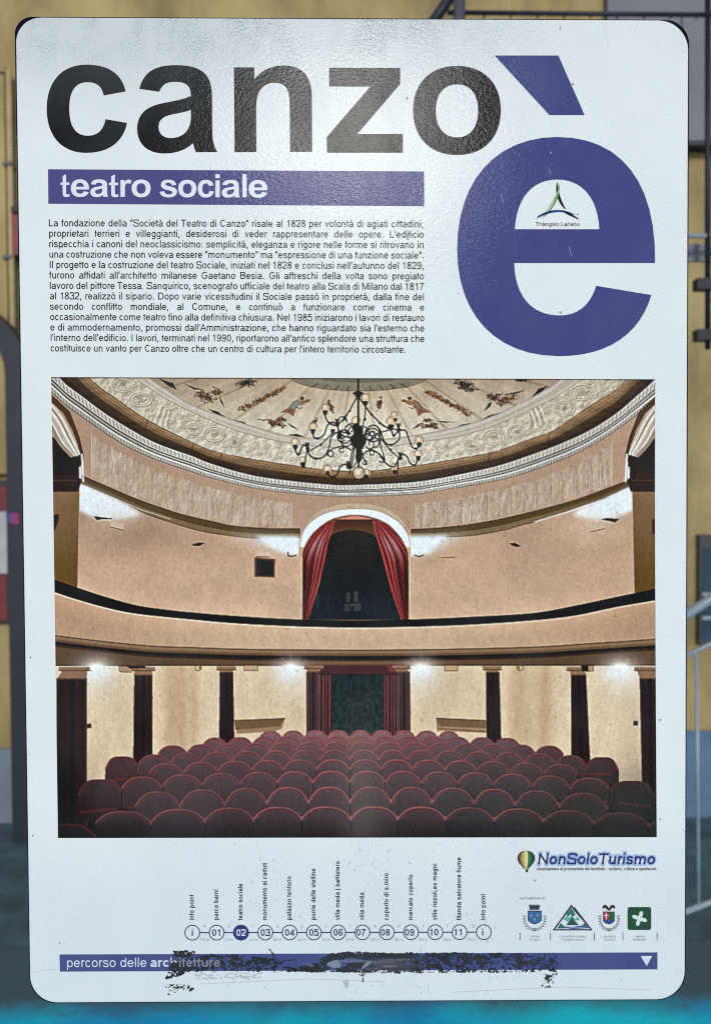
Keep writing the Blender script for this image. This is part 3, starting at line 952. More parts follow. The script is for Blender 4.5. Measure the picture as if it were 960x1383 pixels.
def put(mask, col, alpha=1.0):
    m = np.clip(mask, 0, 1)[..., None] * alpha
    IMG[:] = IMG * (1 - m) + np.asarray(col, np.float32) * m


def mul(mask, k):
    m = np.clip(mask, 0, 1)[..., None]
    IMG[:] = IMG * (1 - m + m * np.asarray(k, np.float32))


def bbox(pts, pad=2):
    x = [p[0] for p in pts]; y = [p[1] for p in pts]
    x0 = max(0, int(min(x) - pad - GX)); x1 = min(GW, int(max(x) + pad - GX) + 2)
    y0 = max(0, int(min(y) - pad - GY)); y1 = min(GH, int(max(y) + pad - GY) + 2)
    return x0, x1, y0, y1


def inside(pts, X, Y):
    ins = np.zeros(X.shape, bool)
    n = len(pts)
    for i in range(n):
        (xa, ya), (xb, yb) = pts[i], pts[(i + 1) % n]
        if ya == yb: continue
        c = (Y >= min(ya, yb)) & (Y < max(ya, yb))
        ins ^= c & (X < xa + (Y - ya) * (xb - xa) / (yb - ya))
    return ins


def poly(pts, col, alpha=1.0, soft=0.0):
    x0, x1, y0, y1 = bbox(pts, 2 + soft * 2)
    if x1 <= x0 or y1 <= y0: return
    X = XX[y0:y1, x0:x1]; Y = YY[y0:y1, x0:x1]
    m = np.zeros(X.shape, np.float32)
    for dx in (-.33, 0, .33):
        for dy in (-.33, 0, .33):
            m += inside(pts, X + dx, Y + dy)
    m /= 9
    k = int(soft)
    for _ in range(2 if k else 0):
        for ax in (0, 1):
            p = np.pad(m, [(k, k) if a == ax else (0, 0) for a in (0, 1)], mode='edge')
            c = np.cumsum(p, ax); c = np.insert(c, 0, 0, ax)
            n = m.shape[ax]; w = 2 * k + 1
            m = (np.take(c, range(w, n + w), ax) - np.take(c, range(0, n), ax)) / w if p.shape[ax] >= w else m
    col = np.asarray(col, np.float32)
    sub = IMG[y0:y1, x0:x1]
    a = (m * alpha)[..., None]
    if col.ndim == 1: sub[:] = sub * (1 - a) + col * a
    else:
        t = np.linspace(0, 1, sub.shape[0], dtype=np.float32)[:, None, None]
        sub[:] = sub * (1 - a) + (col[0] * (1 - t) + col[1] * t) * a


def line(pts, w, col, alpha=1.0, soft=.5):
    x0, x1, y0, y1 = bbox(pts, w + 2)
    if x1 <= x0 or y1 <= y0: return
    X = XX[y0:y1, x0:x1]; Y = YY[y0:y1, x0:x1]
    d = np.full(X.shape, 1e9, np.float32)
    for (xa, ya), (xb, yb) in zip(pts, pts[1:]):
        dx, dy = xb - xa, yb - ya
        t = np.clip(((X - xa) * dx + (Y - ya) * dy) / (dx * dx + dy * dy + 1e-9), 0, 1)
        d = np.minimum(d, np.hypot(X - xa - t * dx, Y - ya - t * dy))
    a = (np.clip((w / 2 - d) / (2 * soft) + .5, 0, 1) * alpha)[..., None]
    sub = IMG[y0:y1, x0:x1]
    sub[:] = sub * (1 - a) + np.asarray(col, np.float32) * a


def disc(cx, cy, rx, ry, col, alpha=1.0, soft=.7):
    x0, x1, y0, y1 = bbox([(cx - rx * (1 + soft), cy - ry * (1 + soft)), (cx + rx * (1 + soft), cy + ry * (1 + soft))], 2)
    if x1 <= x0 or y1 <= y0: return
    X = XX[y0:y1, x0:x1]; Y = YY[y0:y1, x0:x1]
    r = np.hypot((X - cx) / rx, (Y - cy) / ry)
    e = max(soft, .7 / min(rx, ry))
    a = (np.clip((1 + e / 2 - r) / e, 0, 1) ** 1.3 * alpha)[..., None]
    sub = IMG[y0:y1, x0:x1]
    sub[:] = sub * (1 - a) + np.asarray(col, np.float32) * a


def ring(cx, cy, rx, ry, w, col, alpha=1.0, a0=0, a1=360):
    line([(cx + rx * math.cos(math.radians(a0 + (a1 - a0) * k / 24)), cy + ry * math.sin(math.radians(a0 + (a1 - a0) * k / 24))) for k in range(25)], w, col, alpha)


def glow(cx, cy, r, col, alpha, sx=1.0, sy=1.0):
    d = np.hypot((XX - cx) / sx, (YY - cy) / sy) / r
    put(np.exp(-d * d * 1.6), col, alpha)


def curve(tab):
    t = smooth(tab, 8)
    x = np.array([p[0] for p in t]); y = np.array([p[1] for p in t])
    return lambda q: np.interp(q, x, y).astype(np.float32)


def below(f, s=.5): return np.clip((YY - f) / (2 * s) + .5, 0, 1)


fA = curve([(66, 496), (79, 508), (91, 520), (110, 534), (131, 550), (152, 564.6), (177, 580), (206, 596), (231, 606), (259, 615.6), (282, 625), (323, 637.5), (365, 646), (438, 654), (480, 655), (560, 651), (616, 641.6), (672, 629), (720, 613), (757, 599), (795, 581.6), (832, 558), (860, 534), (879, 517), (892, 504)])
fB = curve([(62, 525), (70.4, 531), (91, 549), (114, 565.6), (139, 583), (164, 599), (195, 614.6), (227, 627), (259, 637.5), (282, 645), (323, 655), (365, 663), (438, 670), (480, 671), (560, 668), (580, 665), (680, 647.5), (755, 622.5), (795, 604), (830, 582.5), (884, 543), (895, 534)])
fD = curve([(60, 440), (116, 505), (120, 509), (139, 526), (160, 540), (185, 558), (214, 575), (240, 588), (282, 607), (323, 617), (365, 624), (427, 633), (485, 637), (530, 633), (560, 629), (616, 620), (672, 609), (710, 595), (740, 585), (757, 575), (795, 549), (832, 526), (844, 513), (892, 465)])
fE = curve([(120, 440), (178, 505), (206, 527), (237, 546), (280, 566), (323, 583), (386, 598), (440, 604), (485, 606), (530, 603), (571, 597), (616, 590), (654, 580), (691, 565), (740, 542), (757, 532), (782, 514), (850, 450)])
fF = curve([(140, 450), (196, 505), (227, 527), (258, 546), (300, 562), (340, 575), (386, 588), (440, 593), (485, 595), (530, 592), (571, 586), (616, 577), (654, 566), (691, 550), (730, 530), (757, 512), (830, 450)])
fG = curve([(60, 615), (108, 640), (122, 647), (154, 661), (185, 674), (216, 685), (247, 695), (290, 705), (320, 711), (370, 714), (407, 714), (480, 717), (547, 715), (580, 714), (630, 709), (680, 700), (730, 688), (780, 674), (850, 648), (892, 632)])
fH = curve([(60, 630), (108, 652), (143, 667), (175, 682), (200, 695), (259, 714), (300, 722), (350, 727), (407, 726), (480, 727), (552, 726), (630, 724), (680, 716), (705, 709), (740, 700), (782, 684), (815, 674), (852, 656), (892, 640)])
fR0 = curve([(62, 779), (74.6, 783), (101.7, 792.5), (143, 806), (185, 817.5), (222, 823), (259, 827), (320, 832), (400, 836.5), (480, 838), (560, 836.5), (640, 833), (720, 828), (776, 818), (832.5, 806), (884, 795), (895, 792)])
fR1 = curve([(62, 796), (74.6, 800), (101.7, 809), (143, 820.6), (185, 829), (259, 836.7), (320, 842), (400, 846), (480, 847.5), (560, 846.5), (640, 843.5), (720, 838), (776, 831.6), (832, 820), (884, 811), (895, 808)])
fJ = curve([(62, 856.5), (75.6, 858), (143, 866), (206, 872), (259, 874), (340, 876.5), (480, 877.5), (600, 876.5), (720, 873.5), (800, 868.5), (884, 863), (895, 862)])

ns = {'fine': fbm(3.0, 3.0, 11, 2), 'mid': fbm(14, 14, 21, 4), 'big': fbm(70, 55, 31, 4), 'rel': fbm(7, 7, 41, 3), 'vert': fbm(5, 40, 51, 3)}
a_, b_, d_, e_, f_, g_, h_, r0, r1, j_ = (f(XX) for f in (fA, fB, fD, fE, fF, fG, fH, fR0, fR1, fJ))

# --- walls
u = np.clip((YY - 640) / 200, 0, 1)[..., None]
IMG[:] = np.array((187, 155, 127), np.float32) * (1 - u) + np.array((209, 177, 150), np.float32) * u
mul(np.ones_like(XX), (1 + (ns['big'] - .5) * .16)[..., None])
mul(np.clip((300 - XX) / 200, 0, 1) * np.clip((800 - YY) / 130, 0, 1) * .8, (.86, .84, .83))
# --- painted dome
u = np.clip((YY - 508) / 85, 0, 1)[..., None]
dome = np.array((190, 167, 140), np.float32) * (1 - u) + np.array((222, 214, 194), np.float32) * u
side = np.clip(np.abs(XX - 480) / 330, 0, 1)[..., None]
dome = dome * (1 - side * .10)
m = 1 - below(f_)
IMG[:] = IMG * (1 - m[..., None]) + dome * m[..., None]
ang = np.arctan2(YY - 452, (XX - 484) * .62)
ribs = np.abs(((ang / math.pi * 15) % 1) - .5)
mul((1 - below(f_)) * np.clip((ribs - .43) / .05, 0, 1), (.90, .885, .87))
mul((1 - below(f_)) * np.clip((.12 - ribs) / .05, 0, 1) * .6, (1.05, 1.05, 1.06))
mul((1 - below(f_)), (1 + (ns['mid'] - .5) * .16)[..., None])
for rx, ry, c, al in ((92, 20, (128, 122, 100), .75), (78, 15, (150, 140, 118), .8), (60, 9, (112, 104, 88), .6)):
    disc(485, 508, rx, ry, c, al, .12)
for k in range(-4, 5):
    if k: line([(485 + k * 14, 509 + 14 - abs(k) * 1.2), (485 + k * 16, 509 + 20 - abs(k) * 1.5)], 1.4, (70, 62, 52), .8)
line([(485 + 92 * math.cos(math.radians(t)), 508 + 20 * math.sin(math.radians(t))) for t in range(0, 181, 8)], 1.0, (88, 80, 66), .8)


def flower(cx, cy, w, h, ang_, n, cols, seed):
    r = np.random.default_rng(seed)
    ca, sa = math.cos(math.radians(ang_)), math.sin(math.radians(ang_))
    for _ in range(n):
        a = r.normal(0, .42); b = r.normal(0, .42)
        if a * a + b * b > 1.1: continue
        x = cx + (a * w * ca - b * h * sa); y = cy + (a * w * sa + b * h * ca)
        t = r.uniform(0, math.pi); L = r.uniform(.8, 2.6)
        line([(x - L * math.cos(t), y - L * math.sin(t) * .7), (x + L * math.cos(t), y + L * math.sin(t) * .7)], r.uniform(.8, 1.7), cols[r.integers(len(cols))], r.uniform(.6, .95))


DKB = [(58, 48, 36), (84, 66, 44), (46, 40, 34)]
WARM = [(128, 84, 56), (150, 108, 66), (88, 66, 50), (120, 70, 58), (66, 56, 46)]
for wq in ([(215, 511), (229, 516), (234, 517), (239, 527), (226, 520)], [(281, 552), (295, 556), (298, 559), (306, 563), (294, 561)], [(316, 567), (330, 570), (333, 573), (341, 577), (328, 575)],
           [(389, 587), (401, 586), (412, 590), (400, 589.6)], [(296, 533), (300, 541), (304, 551), (298, 543)], [(249, 518), (262, 523), (278, 527), (262, 526)], [(344, 566), (356, 566.5), (368, 566), (356, 568)], [(388, 571), (397, 576), (404, 581), (394, 577)],
           [(613, 579), (624, 573), (640, 571), (626, 576)], [(649, 568), (660, 561), (677, 557), (664, 564)], [(717, 537), (727, 525), (740, 521), (729, 531)], [(653, 556), (659, 545), (664, 542), (662, 549)], [(680, 533), (694, 530), (709, 527), (694, 533)], [(589, 569), (600, 569), (616, 570), (600, 571)], [(556, 580), (564, 573), (571, 570), (564, 577)]):
    poly(wq, (52, 46, 42))
flower(278, 536, 20, 9, 25, 90, WARM, 1); flower(294, 529, 9, 6, 20, 40, WARM, 2); flower(332, 517, 15, 7, -8, 70, DKB, 3)
for k in range(26):
    t = k / 25; flower(326 + 56 * t, 553 - 28 * t, 5 - 2 * t, 3.6, 0, 7, WARM + [(176, 134, 80)], 100 + k)
flower(371, 572, 16, 6, 12, 70, WARM, 4); flower(379, 567, 8, 4, 0, 30, WARM, 5)
flower(628, 521, 17, 7, 14, 85, DKB, 6); flower(684, 540, 17, 7, -20, 80, WARM, 7); flower(667, 536, 10, 6, -12, 46, DKB + WARM, 8)
for k in range(26):
    t = k / 25; flower(577 + 56 * t, 529 + 30 * t, 3 + 2 * t, 3.6, 0, 7, WARM + [(176, 134, 80)], 200 + k)
flower(582, 575, 16, 5, -3, 70, WARM, 9); flower(577, 568, 7, 3, 0, 26, WARM, 10); flower(705, 513, 10, 4, 0, 30, DKB, 11)
flower(512, 546, 3, 12, 15, 40, WARM, 12); flower(446, 548, 3, 12, -20, 40, WARM, 13)
flower(424, 571, 3, 10, 30, 30, WARM, 14)
# two floating painted figures
for sx, ox in ((1, 400), (-1, 561)):
    p = lambda x, y: (ox + sx * x, 548 + y)
    poly([p(-20, 9), p(-8, 2), p(0, 2), p(-2, 10), p(-4, 14), p(-9, 10)], (158, 112, 84))
    poly([p(-11, 3), p(-4, -5), p(3, -8), p(6, -2), p(0, 4), p(-6, 4)], (150, 148, 142) if sx > 0 else (160, 126, 90))
    poly([p(2, -6), p(10, -8), p(13, -3), p(7, 0)], (160, 128, 92))
    poly([p(10, -6), p(15, -9), p(20, -8), p(17, -5), p(13, -4)], (140, 98, 62))
    disc(ox + sx * 8, 538, 3, 2.4, (108, 76, 54), 1, .3)
    line([p(-20, 9), p(-8, 2), p(-4, -5), p(3, -8)], .8, (76, 58, 44), .8)
    line([p(0, 2), p(5, 4), p(8, 2)], 1.2, (76, 58, 44), .7)
    line([p(-6, 4), p(-9, 10), p(-3, 14)], .8, (76, 58, 44), .7)
# --- moulding between dome and frieze
m = below(f_) * (1 - below(e_))
put(m, (188, 178, 164)); put(m * np.clip(1 - np.abs(YY - f_ - 4) / 3, 0, 1), (208, 200, 186), .9)
put(m * np.clip(1 - np.abs(YY - e_ + 3) / 2.6, 0, 1), (206, 196, 178), .9)
put(np.clip(1 - np.abs(YY - e_) / 1.1, 0, 1), (136, 122, 102), .9); put(np.clip(1 - np.abs(YY - f_) / 1.0, 0, 1), (160, 148, 130), .7)
# --- relief frieze of the dome
m = below(e_) * (1 - below(d_))
put(m, (212, 203, 184))
gx = np.gradient(ns['rel'], axis=1); gy = np.gradient(ns['rel'], axis=0)
emb = np.clip((gx + gy) * 3, -.25, .25)
mul(m, (1 + emb * .32)[..., None])
mul(m * np.clip(np.abs(XX - 480) / 400, 0, 1), (.90, .885, .86))
REL = (150, 134, 110); RLT = (236, 230, 214)


def medallion(cx, cy, rx, ry):
    for q, w in ((1.0, 1.5), (.72, 1.1)):
        ring(cx, cy, rx * q, ry * q, w, REL, .8); ring(cx - .8, cy - 1.0, rx * q, ry * q, .9, RLT, .7)
    r = np.random.default_rng(int(cx))
    for _ in range(9):
        t = r.uniform(0, 6.28); q = r.uniform(0, .5)
        ring(cx + rx * q * math.cos(t), cy + ry * q * math.sin(t), 2.2, 1.8, .9, REL, .6, t * 57, t * 57 + 200)


def scroll(x, y, r0_, dirn):
    pts = [(x + dirn * r0_ * (1 - k / 26) * math.cos(k * .42), y + .8 * r0_ * (1 - k / 26) * math.sin(k * .42)) for k in range(22)]
    line(pts, 1.2, REL, .72); line([(p[0] - .8, p[1] - .9) for p in pts], .8, RLT, .6)


for q in ((167, 520, 16, 10), (191, 540, 15, 9.5), (262, 580, 11, 8), (290, 587, 14, 10), (317, 597, 9, 7), (667, 591, 14, 10), (637, 602, 10, 7), (697, 583, 12, 8.5), (786, 531, 15, 10.5), (762, 552, 14, 10)):
    medallion(*q)
for k in range(46):
    x = 150 + k * 15.0
    for q in (.3, .72):
        y = float(fE(x) * (1 - q) + fD(x) * q)
        if y > 506: scroll(x + 6 * q, y, 3.0 + 1.6 * ((k * 7) % 3) / 2, 1 if k % 2 else -1)
for x0_, sg in ((218, 1), (728, -1)):
    for q in range(6):
        line([(x0_ + sg * (q * 2.6), 548 + q * 2), (x0_ - 6 * sg + sg * q * 3, 562 + q * 2), (x0_ - 10 * sg + sg * q * 4, 571 + q * 1.6)], 1.2, REL if q % 2 else RLT, .8)
# --- shaded cove
m = below(d_) * (1 - below(a_))
t = np.clip((YY - d_) / np.maximum(a_ - d_, 1), 0, 1)
cove = np.interp(t, [0, .12, .3, .45, .55, .8, 1], [150, 168, 150, 132, 84, 78, 60])
put(m, (0, 0, 0))
IMG[:] += m[..., None] * np.stack([cove, cove * .80, cove * .56], -1)
mul(m * np.clip(np.abs(((t * 6) % 1) - .5) * 6 - 2.2, 0, 1) * (t < .5), (.62, .6, .56))
mul(m, (1 + (fbm(30, 4, 61, 3) - .5) * .3)[..., None])
put(np.clip(1 - np.abs(YY - d_) / 1.0, 0, 1) * (ns['fine'] > .42), (70, 56, 40), .8)
for x in (200, 262, 300, 662, 742): line([(x, float(fD(x))), (x - 3, float(fD(x)) + 10)], .9, (50, 38, 26), .8)
# --- cornice
m = below(a_) * (1 - below(b_))
t = np.clip((YY - a_) / np.maximum(b_ - a_, 1), 0, 1)
prof_ = np.interp(t, [0, .04, .08, .33, .36, .41, .44, .50, .53, .60, .63, .66, .74, .77, .80, .93, .97, 1], [120, 226, 214, 206, 232, 90, 60, 205, 190, 70, 110, 232, 226, 150, 200, 196, 120, 50])
IMG[:] = IMG * (1 - m[..., None]) + m[..., None] * np.stack([prof_, prof_ * .965, prof_ * .91], -1)
sl = XX + (YY - a_) * np.sign(XX - 480) * .3
mul(m * ((t > .08) & (t < .33)) * np.clip(np.sin(sl * 2 * math.pi / 5.2) * 1.5 - .2, 0, 1), (.74, .72, .68))
mul(m * ((t > .78) & (t < .94)) * np.clip(np.sin(sl * 2 * math.pi / 3.9) * 1.5 - .1, 0, 1), (.68, .66, .62))
mul(m * np.clip(np.abs(XX - 480) / 420, 0, 1) * .5, (.86, .84, .82))
# --- figured frieze under the cornice
m = below(b_, 1) * (1 - below(g_))
put(m, (186, 158, 134), .75)
pan = ((XX > 124) & (XX < 394)) | ((XX > 561) & (XX < 826))
inner = m * pan * (YY > b_ + 12) * (YY < g_ - 2)
put(inner * np.clip(np.minimum(YY - b_ - 12, g_ - 2 - YY) / 5, 0, 1), (196, 178, 160), .55)
put(inner * np.clip((ns['mid'] - .45) * 3, 0, 1), (214, 202, 190), .35)
fig = fbm(6, 12, 71, 3)
emb = np.clip((np.gradient(fig, axis=1) * 1.4 + np.gradient(fig, axis=0)) * 1.6, -.3, .3)
mul(inner, (1 + emb * .22)[..., None])
for k in range(30):
    x = (132 + k * 18) if k < 15 else (566 + (k - 15) * 17.6)
    top_ = float(fB(x)) + 16; bot = float(fG(x)) - 4; hh = bot - top_
    if hh < 12: continue
    r = np.random.default_rng(300 + k)
    al = .46 if x > 480 else .26
    cx_ = x + r.uniform(-2, 2); lean = r.uniform(-3, 3)
    ring(cx_ + lean, top_ + 3, 2.0, 2.4, 1.0, (138, 112, 92), al + .1)
    for dx in (-3.2, 3.0):
        line(smooth([(cx_ + lean + dx * .5, top_ + 6), (cx_ + dx, top_ + hh * .4), (cx_ + dx * .8, top_ + hh * .7), (cx_ + dx * 1.5 - lean, bot)], 4), 1.1, (142, 116, 96), al)
        line(smooth([(cx_ + lean + dx * .5 + 1, top_ + 6), (cx_ + dx + 1, top_ + hh * .4), (cx_ + dx * .8 + 1, top_ + hh * .7), (cx_ + dx * 1.5 - lean + 1, bot)], 4), .8, (222, 208, 192), al)
    line([(cx_ + lean, top_ + 8), (cx_ + r.uniform(-7, 7), top_ + r.uniform(8, hh * .6))], 1.1, (142, 116, 96), al)
    line([(cx_, top_ + hh * .45), (cx_ + 1, bot)], .9, (150, 124, 104), al)
for x in (124, 394, 561, 826): line([(x, float(fB(x)) + 12), (x, float(fG(x)) - 2)], .9, (214, 196, 176), .7)
# --- string course under the frieze
m = below(g_) * (1 - below(h_))
side2 = (np.abs(XX - 480) > 74)
put(m * side2, (104, 80, 54))
t = np.clip((YY - g_) / np.maximum(h_ - g_, 1), 0, 1)
put(m * side2 * (t > .55) * np.clip((430 - np.abs(XX - 480) - 60) / 120, 0, 1), (148, 122, 84), .85)
put(np.clip(1 - np.abs(YY - g_) / .9, 0, 1) * side2, (60, 44, 30), .9)
put(np.clip(1 - np.abs(YY - h_) / 1.1, 0, 1) * side2, (70, 52, 34), .7)
# --- lamp-lit plaster
LIT = (226, 233, 236)
for p in (([(108, 653), (143, 668), (175, 684), (196, 697), (178, 705), (150, 703), (132, 701), (108, 689)]), ([(853, 657), (815, 675), (782, 688), (770, 696), (800, 706), (824, 704), (853, 690)])):
    poly(p, LIT, .55, 5); poly([p[0]] + p[1:3] + [((p[3][0] * 2 + p[2][0]) / 3, (p[3][1] * 2 + p[2][1]) / 3 + 2), ((p[4][0] + p[5][0]) / 2, p[5][1] - 2)] + p[6:], LIT, .95, 2)
for p in ([(300, 722), (404, 724), (404, 749), (376, 747), (352, 738), (330, 729)], [(552, 724), (640, 722), (612, 732), (590, 746), (574, 750), (552, 750)]):
    poly(p, LIT, .6, 7)
poly([(345, 724), (404, 724.5), (404, 749.5), (384, 747), (362, 736)], LIT, .95, 2)
poly([(552, 724), (606, 723.5), (592, 734), (578, 748), (552, 750.5)], LIT, .95, 2)
line([(722, 705), (767, 691), (814, 675), (853, 657)], 1.8, (230, 228, 222), .9)
line([(150, 671), (190, 688), (230, 701)], 1.6, (226, 222, 212), .5)
glow(160, 712, 34, (214, 190, 166), .5, 1.6, .8); glow(800, 712, 34, (222, 200, 178), .4, 1.6, .8)
mul(np.exp(-(((XX - 175) / 45) ** 2 + ((YY - 722) / 22) ** 2)) * .8, (.88, .86, .84))
# --- arches and niches at both ends
for s in (0, 1):
    fx = (lambda x: x) if s == 0 else (lambda x: 957 - x)
    P_ = lambda pts: [(fx(x), y) for x, y in pts]
    bd = 108 if s == 0 else 104
    poly(P_([(60, 655), (bd, 652), (bd - 1, 720), (bd - 3, 806), (60, 790)]), ((152, 116, 82), (112, 78, 40)))
    poly(P_([(60, 590), (72, 590), (90, 604), (109, 612), (110, 652), (106, 664), (60, 664)]), (40, 24, 20))
    poly(P_([(60, 640), (106, 642), (106, 664), (60, 664)]), (62, 36, 26))
    line(P_([(62, 649), (104, 649)]), 1.4, (104, 72, 46), .8); line(P_([(62, 657), (105, 658)]), 1, (30, 18, 14), .8)
    if s == 0:
        poly([(80, 610), (108, 613), (113, 620), (108, 633), (96, 634), (84, 628)], (20, 18, 18)); disc(104.6, 615, 1.6, 1.8, (150, 144, 136), 1, .3)
    else:
        for k in range(9): line([(858 + k * 3, 605), (859 + k * 3, 642)], .8, (92, 62, 40), .5)
    # outer moulded arch
    sh = [(60, 528), (72, 537), (88, 552), (100, 574), (108, 596), (112, 618)]
    poly(P_([(60, 524), (78, 540), (95, 556), (108, 590), (114, 616)] + [(x - 2, y + 6) for x, y in reversed(sh)]), (96, 74, 52))
    for dy, w, c in ((8, 4.2, (212, 202, 188)), (13, 2.2, (150, 132, 114)), (17, 4.0, (220, 212, 200)), (23, 4.6, (188, 174, 158)), (28, 2.2, (236, 230, 220)), (33, 5, (160, 142, 122))):
        line(P_(smooth([(60 + dy * .1, 532 + dy), (74 - dy * .25, 543 + dy * .8), (88 - dy * .5, 560 + dy * .6), (100 - dy * .55, 584 + dy * .45), (110 - dy * .4, 612 + dy * .1)], 5)), w, c)
    line(P_([(111, 614), (112.5, 640), (113, 650)]), 2.4, (224, 222, 216)); line(P_([(108.5, 632), (109, 645)]), 3.2, (214, 214, 210))
    line(P_([(bd, 664), (bd - 1, 720), (bd - 3, 803)]), 1.0, (220, 192, 164), .6)
poly([(70, 696), (80, 694), (80, 702), (75, 716), (70, 718)], (70, 36, 32)); poly([(880, 701), (890, 701), (890, 722), (880, 722)], (96, 34, 30))
# --- wall fittings
for p, c in (([(127, 697), (138, 698.6), (152, 700), (151, 701.6), (138, 701.5), (131, 702.4)], (34, 28, 28)), ([(811, 702), (818, 699.6), (836, 701), (830, 705.6), (822, 703.4)], (34, 28, 28)), ([(259, 735.5), (268, 732.6), (277, 733.2), (270, 737.4), (262, 737.2)], (46, 34, 28)),
             ([(687, 733.6), (695, 733.2), (704, 737.6), (698, 739), (691, 737)], (46, 34, 28)), ([(149, 703), (168.5, 707), (168, 715.5), (149, 711.5)], (204, 182, 160)), ([(797, 706.5), (814, 704), (816, 714), (798, 718)], (206, 184, 162)),
             ([(347, 744.5), (364, 745.4), (363.6, 751.8), (347, 751)], (214, 190, 164)), ([(597, 745.4), (615, 744.6), (615, 752.4), (597, 752.8)], (206, 178, 150))): poly(p, c)
for p in ([(149, 711.5), (166, 715.8)], [(798, 718), (816, 714)], [(597, 753), (615, 752.6)], [(347, 751.5), (364, 752.2)]): line(p, 1.0, (110, 76, 52))
poly([(344, 752.6), (372, 755), (371, 780), (344, 779)], (110, 78, 56)); poly([(347, 755.6), (369.4, 757.4), (369, 777.6), (347, 777)], (34, 26, 26)); poly([(347, 755.6), (352, 757), (352, 777), (347, 777)], (66, 44, 36))
line([(389, 746), (389, 750), (394, 751.6), (400, 750)], 1.6, (96, 70, 48)); line([(560, 750), (566, 752), (571, 749.6)], 1.8, (120, 92, 66))
# --- centre arch: local drawing space
Lx = lambda x: 380 + x / 4.8
Ly = lambda y: 670 + y / 4.8
Q = lambda pts: [(Lx(x), Ly(y)) for x, y in pts]
out_ = smooth([(118, 385), (122, 300), (150, 215), (220, 145), (330, 97), (480, 82), (620, 95), (735, 150), (800, 215), (830, 290), (834, 385)], 6)
halo_ = smooth([(150, 200), (220, 115), (330, 65), (480, 48), (630, 65), (740, 120), (815, 200)], 6)
put(below(g_, 1) * (1 - below(h_, 1)) * (np.abs(XX - 480) < 72) * (YY > 708), (196, 166, 138), .8)
poly(Q(halo_), (200, 178, 152))
poly(Q(out_), (228, 232, 232))
poly(Q([(118, 330), (834, 330), (832, 805), (122, 805)]), (206, 174, 142))
inn = smooth([(135, 420), (145, 345), (195, 255), (270, 185), (350, 143), (480, 123), (600, 143), (690, 185), (765, 262), (812, 350), (825, 430)], 6)
poly(Q(inn + [(825, 803), (135, 803)]), (150, 110, 84))
poly(Q([(355, 150), (480, 126), (590, 148), (590, 158), (355, 158)]), (206, 142, 120)); line(Q([(350, 156), (592, 156)]), 1.6, (60, 36, 30))
poly(Q([(345, 162), (590, 160), (615, 262), (310, 268)]), ((84, 52, 40), (122, 80, 60)))
dk = smooth([(300, 272), (340, 245), (400, 226), (460, 220), (530, 228), (590, 248), (618, 270)], 5)
poly(Q(dk + [(665, 420), (775, 802), (172, 802), (250, 560)]), ((34, 38, 44), (46, 54, 58)))
for xs, up_ in (((418, 470), 625), ((470, 495), 620)):
    pass
for (x0_, x1_, y0_, y1_, c) in ((424, 444, 628, 690, (110, 110, 112)), (472, 494, 622, 690, (120, 120, 122)), (410, 446, 700, 750, (84, 86, 90)), (474, 514, 698, 748, (96, 98, 100)), (456, 466, 700, 716, (90, 90, 92))):
    for k in range(10):
        yy_ = y0_ + (y1_ - y0_) * k / 10
        line(Q([(x0_, yy_), (x1_, yy_ - 3)]), .9, c, .75 if k % 2 else .35)
line(Q([(235, 640), (233, 722)]), .8, (96, 100, 102), .7); line(Q([(305, 640), (305, 715)]), .8, (72, 76, 80), .6)
cl = [(345, 148), (270, 188), (195, 258), (146, 345), (135, 430), (135, 802), (172, 802), (205, 690), (250, 545), (285, 400), (305, 290), (330, 220)]
cr = [(595, 148), (690, 188), (765, 262), (812, 350), (825, 430), (825, 804), (778, 804), (740, 700), (700, 570), (655, 400), (618, 270), (600, 200)]
for side_, cp in ((0, cl), (1, cr)):
    pts = Q(cp)
    x0, x1, y0, y1 = bbox(pts)
    X = XX[y0:y1, x0:x1]; Y = YY[y0:y1, x0:x1]
    mk = np.zeros(X.shape, np.float32)
    for dx in (-.3, .3):
        for dy in (-.3, .3): mk += inside(pts, X + dx, Y + dy) / 4
    lx = (X - 380) * 4.8; ly = (Y - 670) * 4.8
    edge_o = 135 + np.clip((430 - ly) / 280, 0, 1) ** 1.7 * 200 if side_ == 0 else 825 - np.clip((430 - ly) / 280, 0, 1) ** 1.7 * 225
    edge_i = np.interp(ly, [148, 290, 400, 545, 690, 802], [345, 305, 285, 250, 205, 172] if side_ == 0 else [597, 622, 655, 695, 740, 778])
    t = (lx - edge_o) / (edge_i - edge_o + 1e-3)
    fold = .5 + .5 * np.sin(t * 26 + np.sin(t * 9) * 1.5)
    fold = fold * .75 + .25 * (.5 + .5 * np.sin(t * 61 + 1))
    lo, hi = np.array((88, 34, 36)), np.array((196, 84, 80))
    cc = lo + (hi - lo) * fold[..., None]
    dkn = np.clip(1.2 - t * 1.6, 0, 1)[..., None] * np.clip((ly - 300) / 250, 0, 1)[..., None]
    cc = cc * (1 - dkn * .5)
    hl = np.exp(-(((t - .45) / .3) ** 2) - ((ly - 320) / 80) ** 2)[..., None] * fold[..., None]
    cc = cc * (1 - hl * .75) + np.array((214, 190, 204)) * hl * .75
    a = mk[..., None]
    IMG[y0:y1, x0:x1] = IMG[y0:y1, x0:x1] * (1 - a) + cc * a
line(Q(inn), 1.0, (120, 70, 56), .8)
for xx_ in (133, 828): line(Q([(xx_, 400), (xx_, 802)]), 1.2, (226, 196, 164), .9)
line(Q(out_), .8, (150, 128, 104), .7)
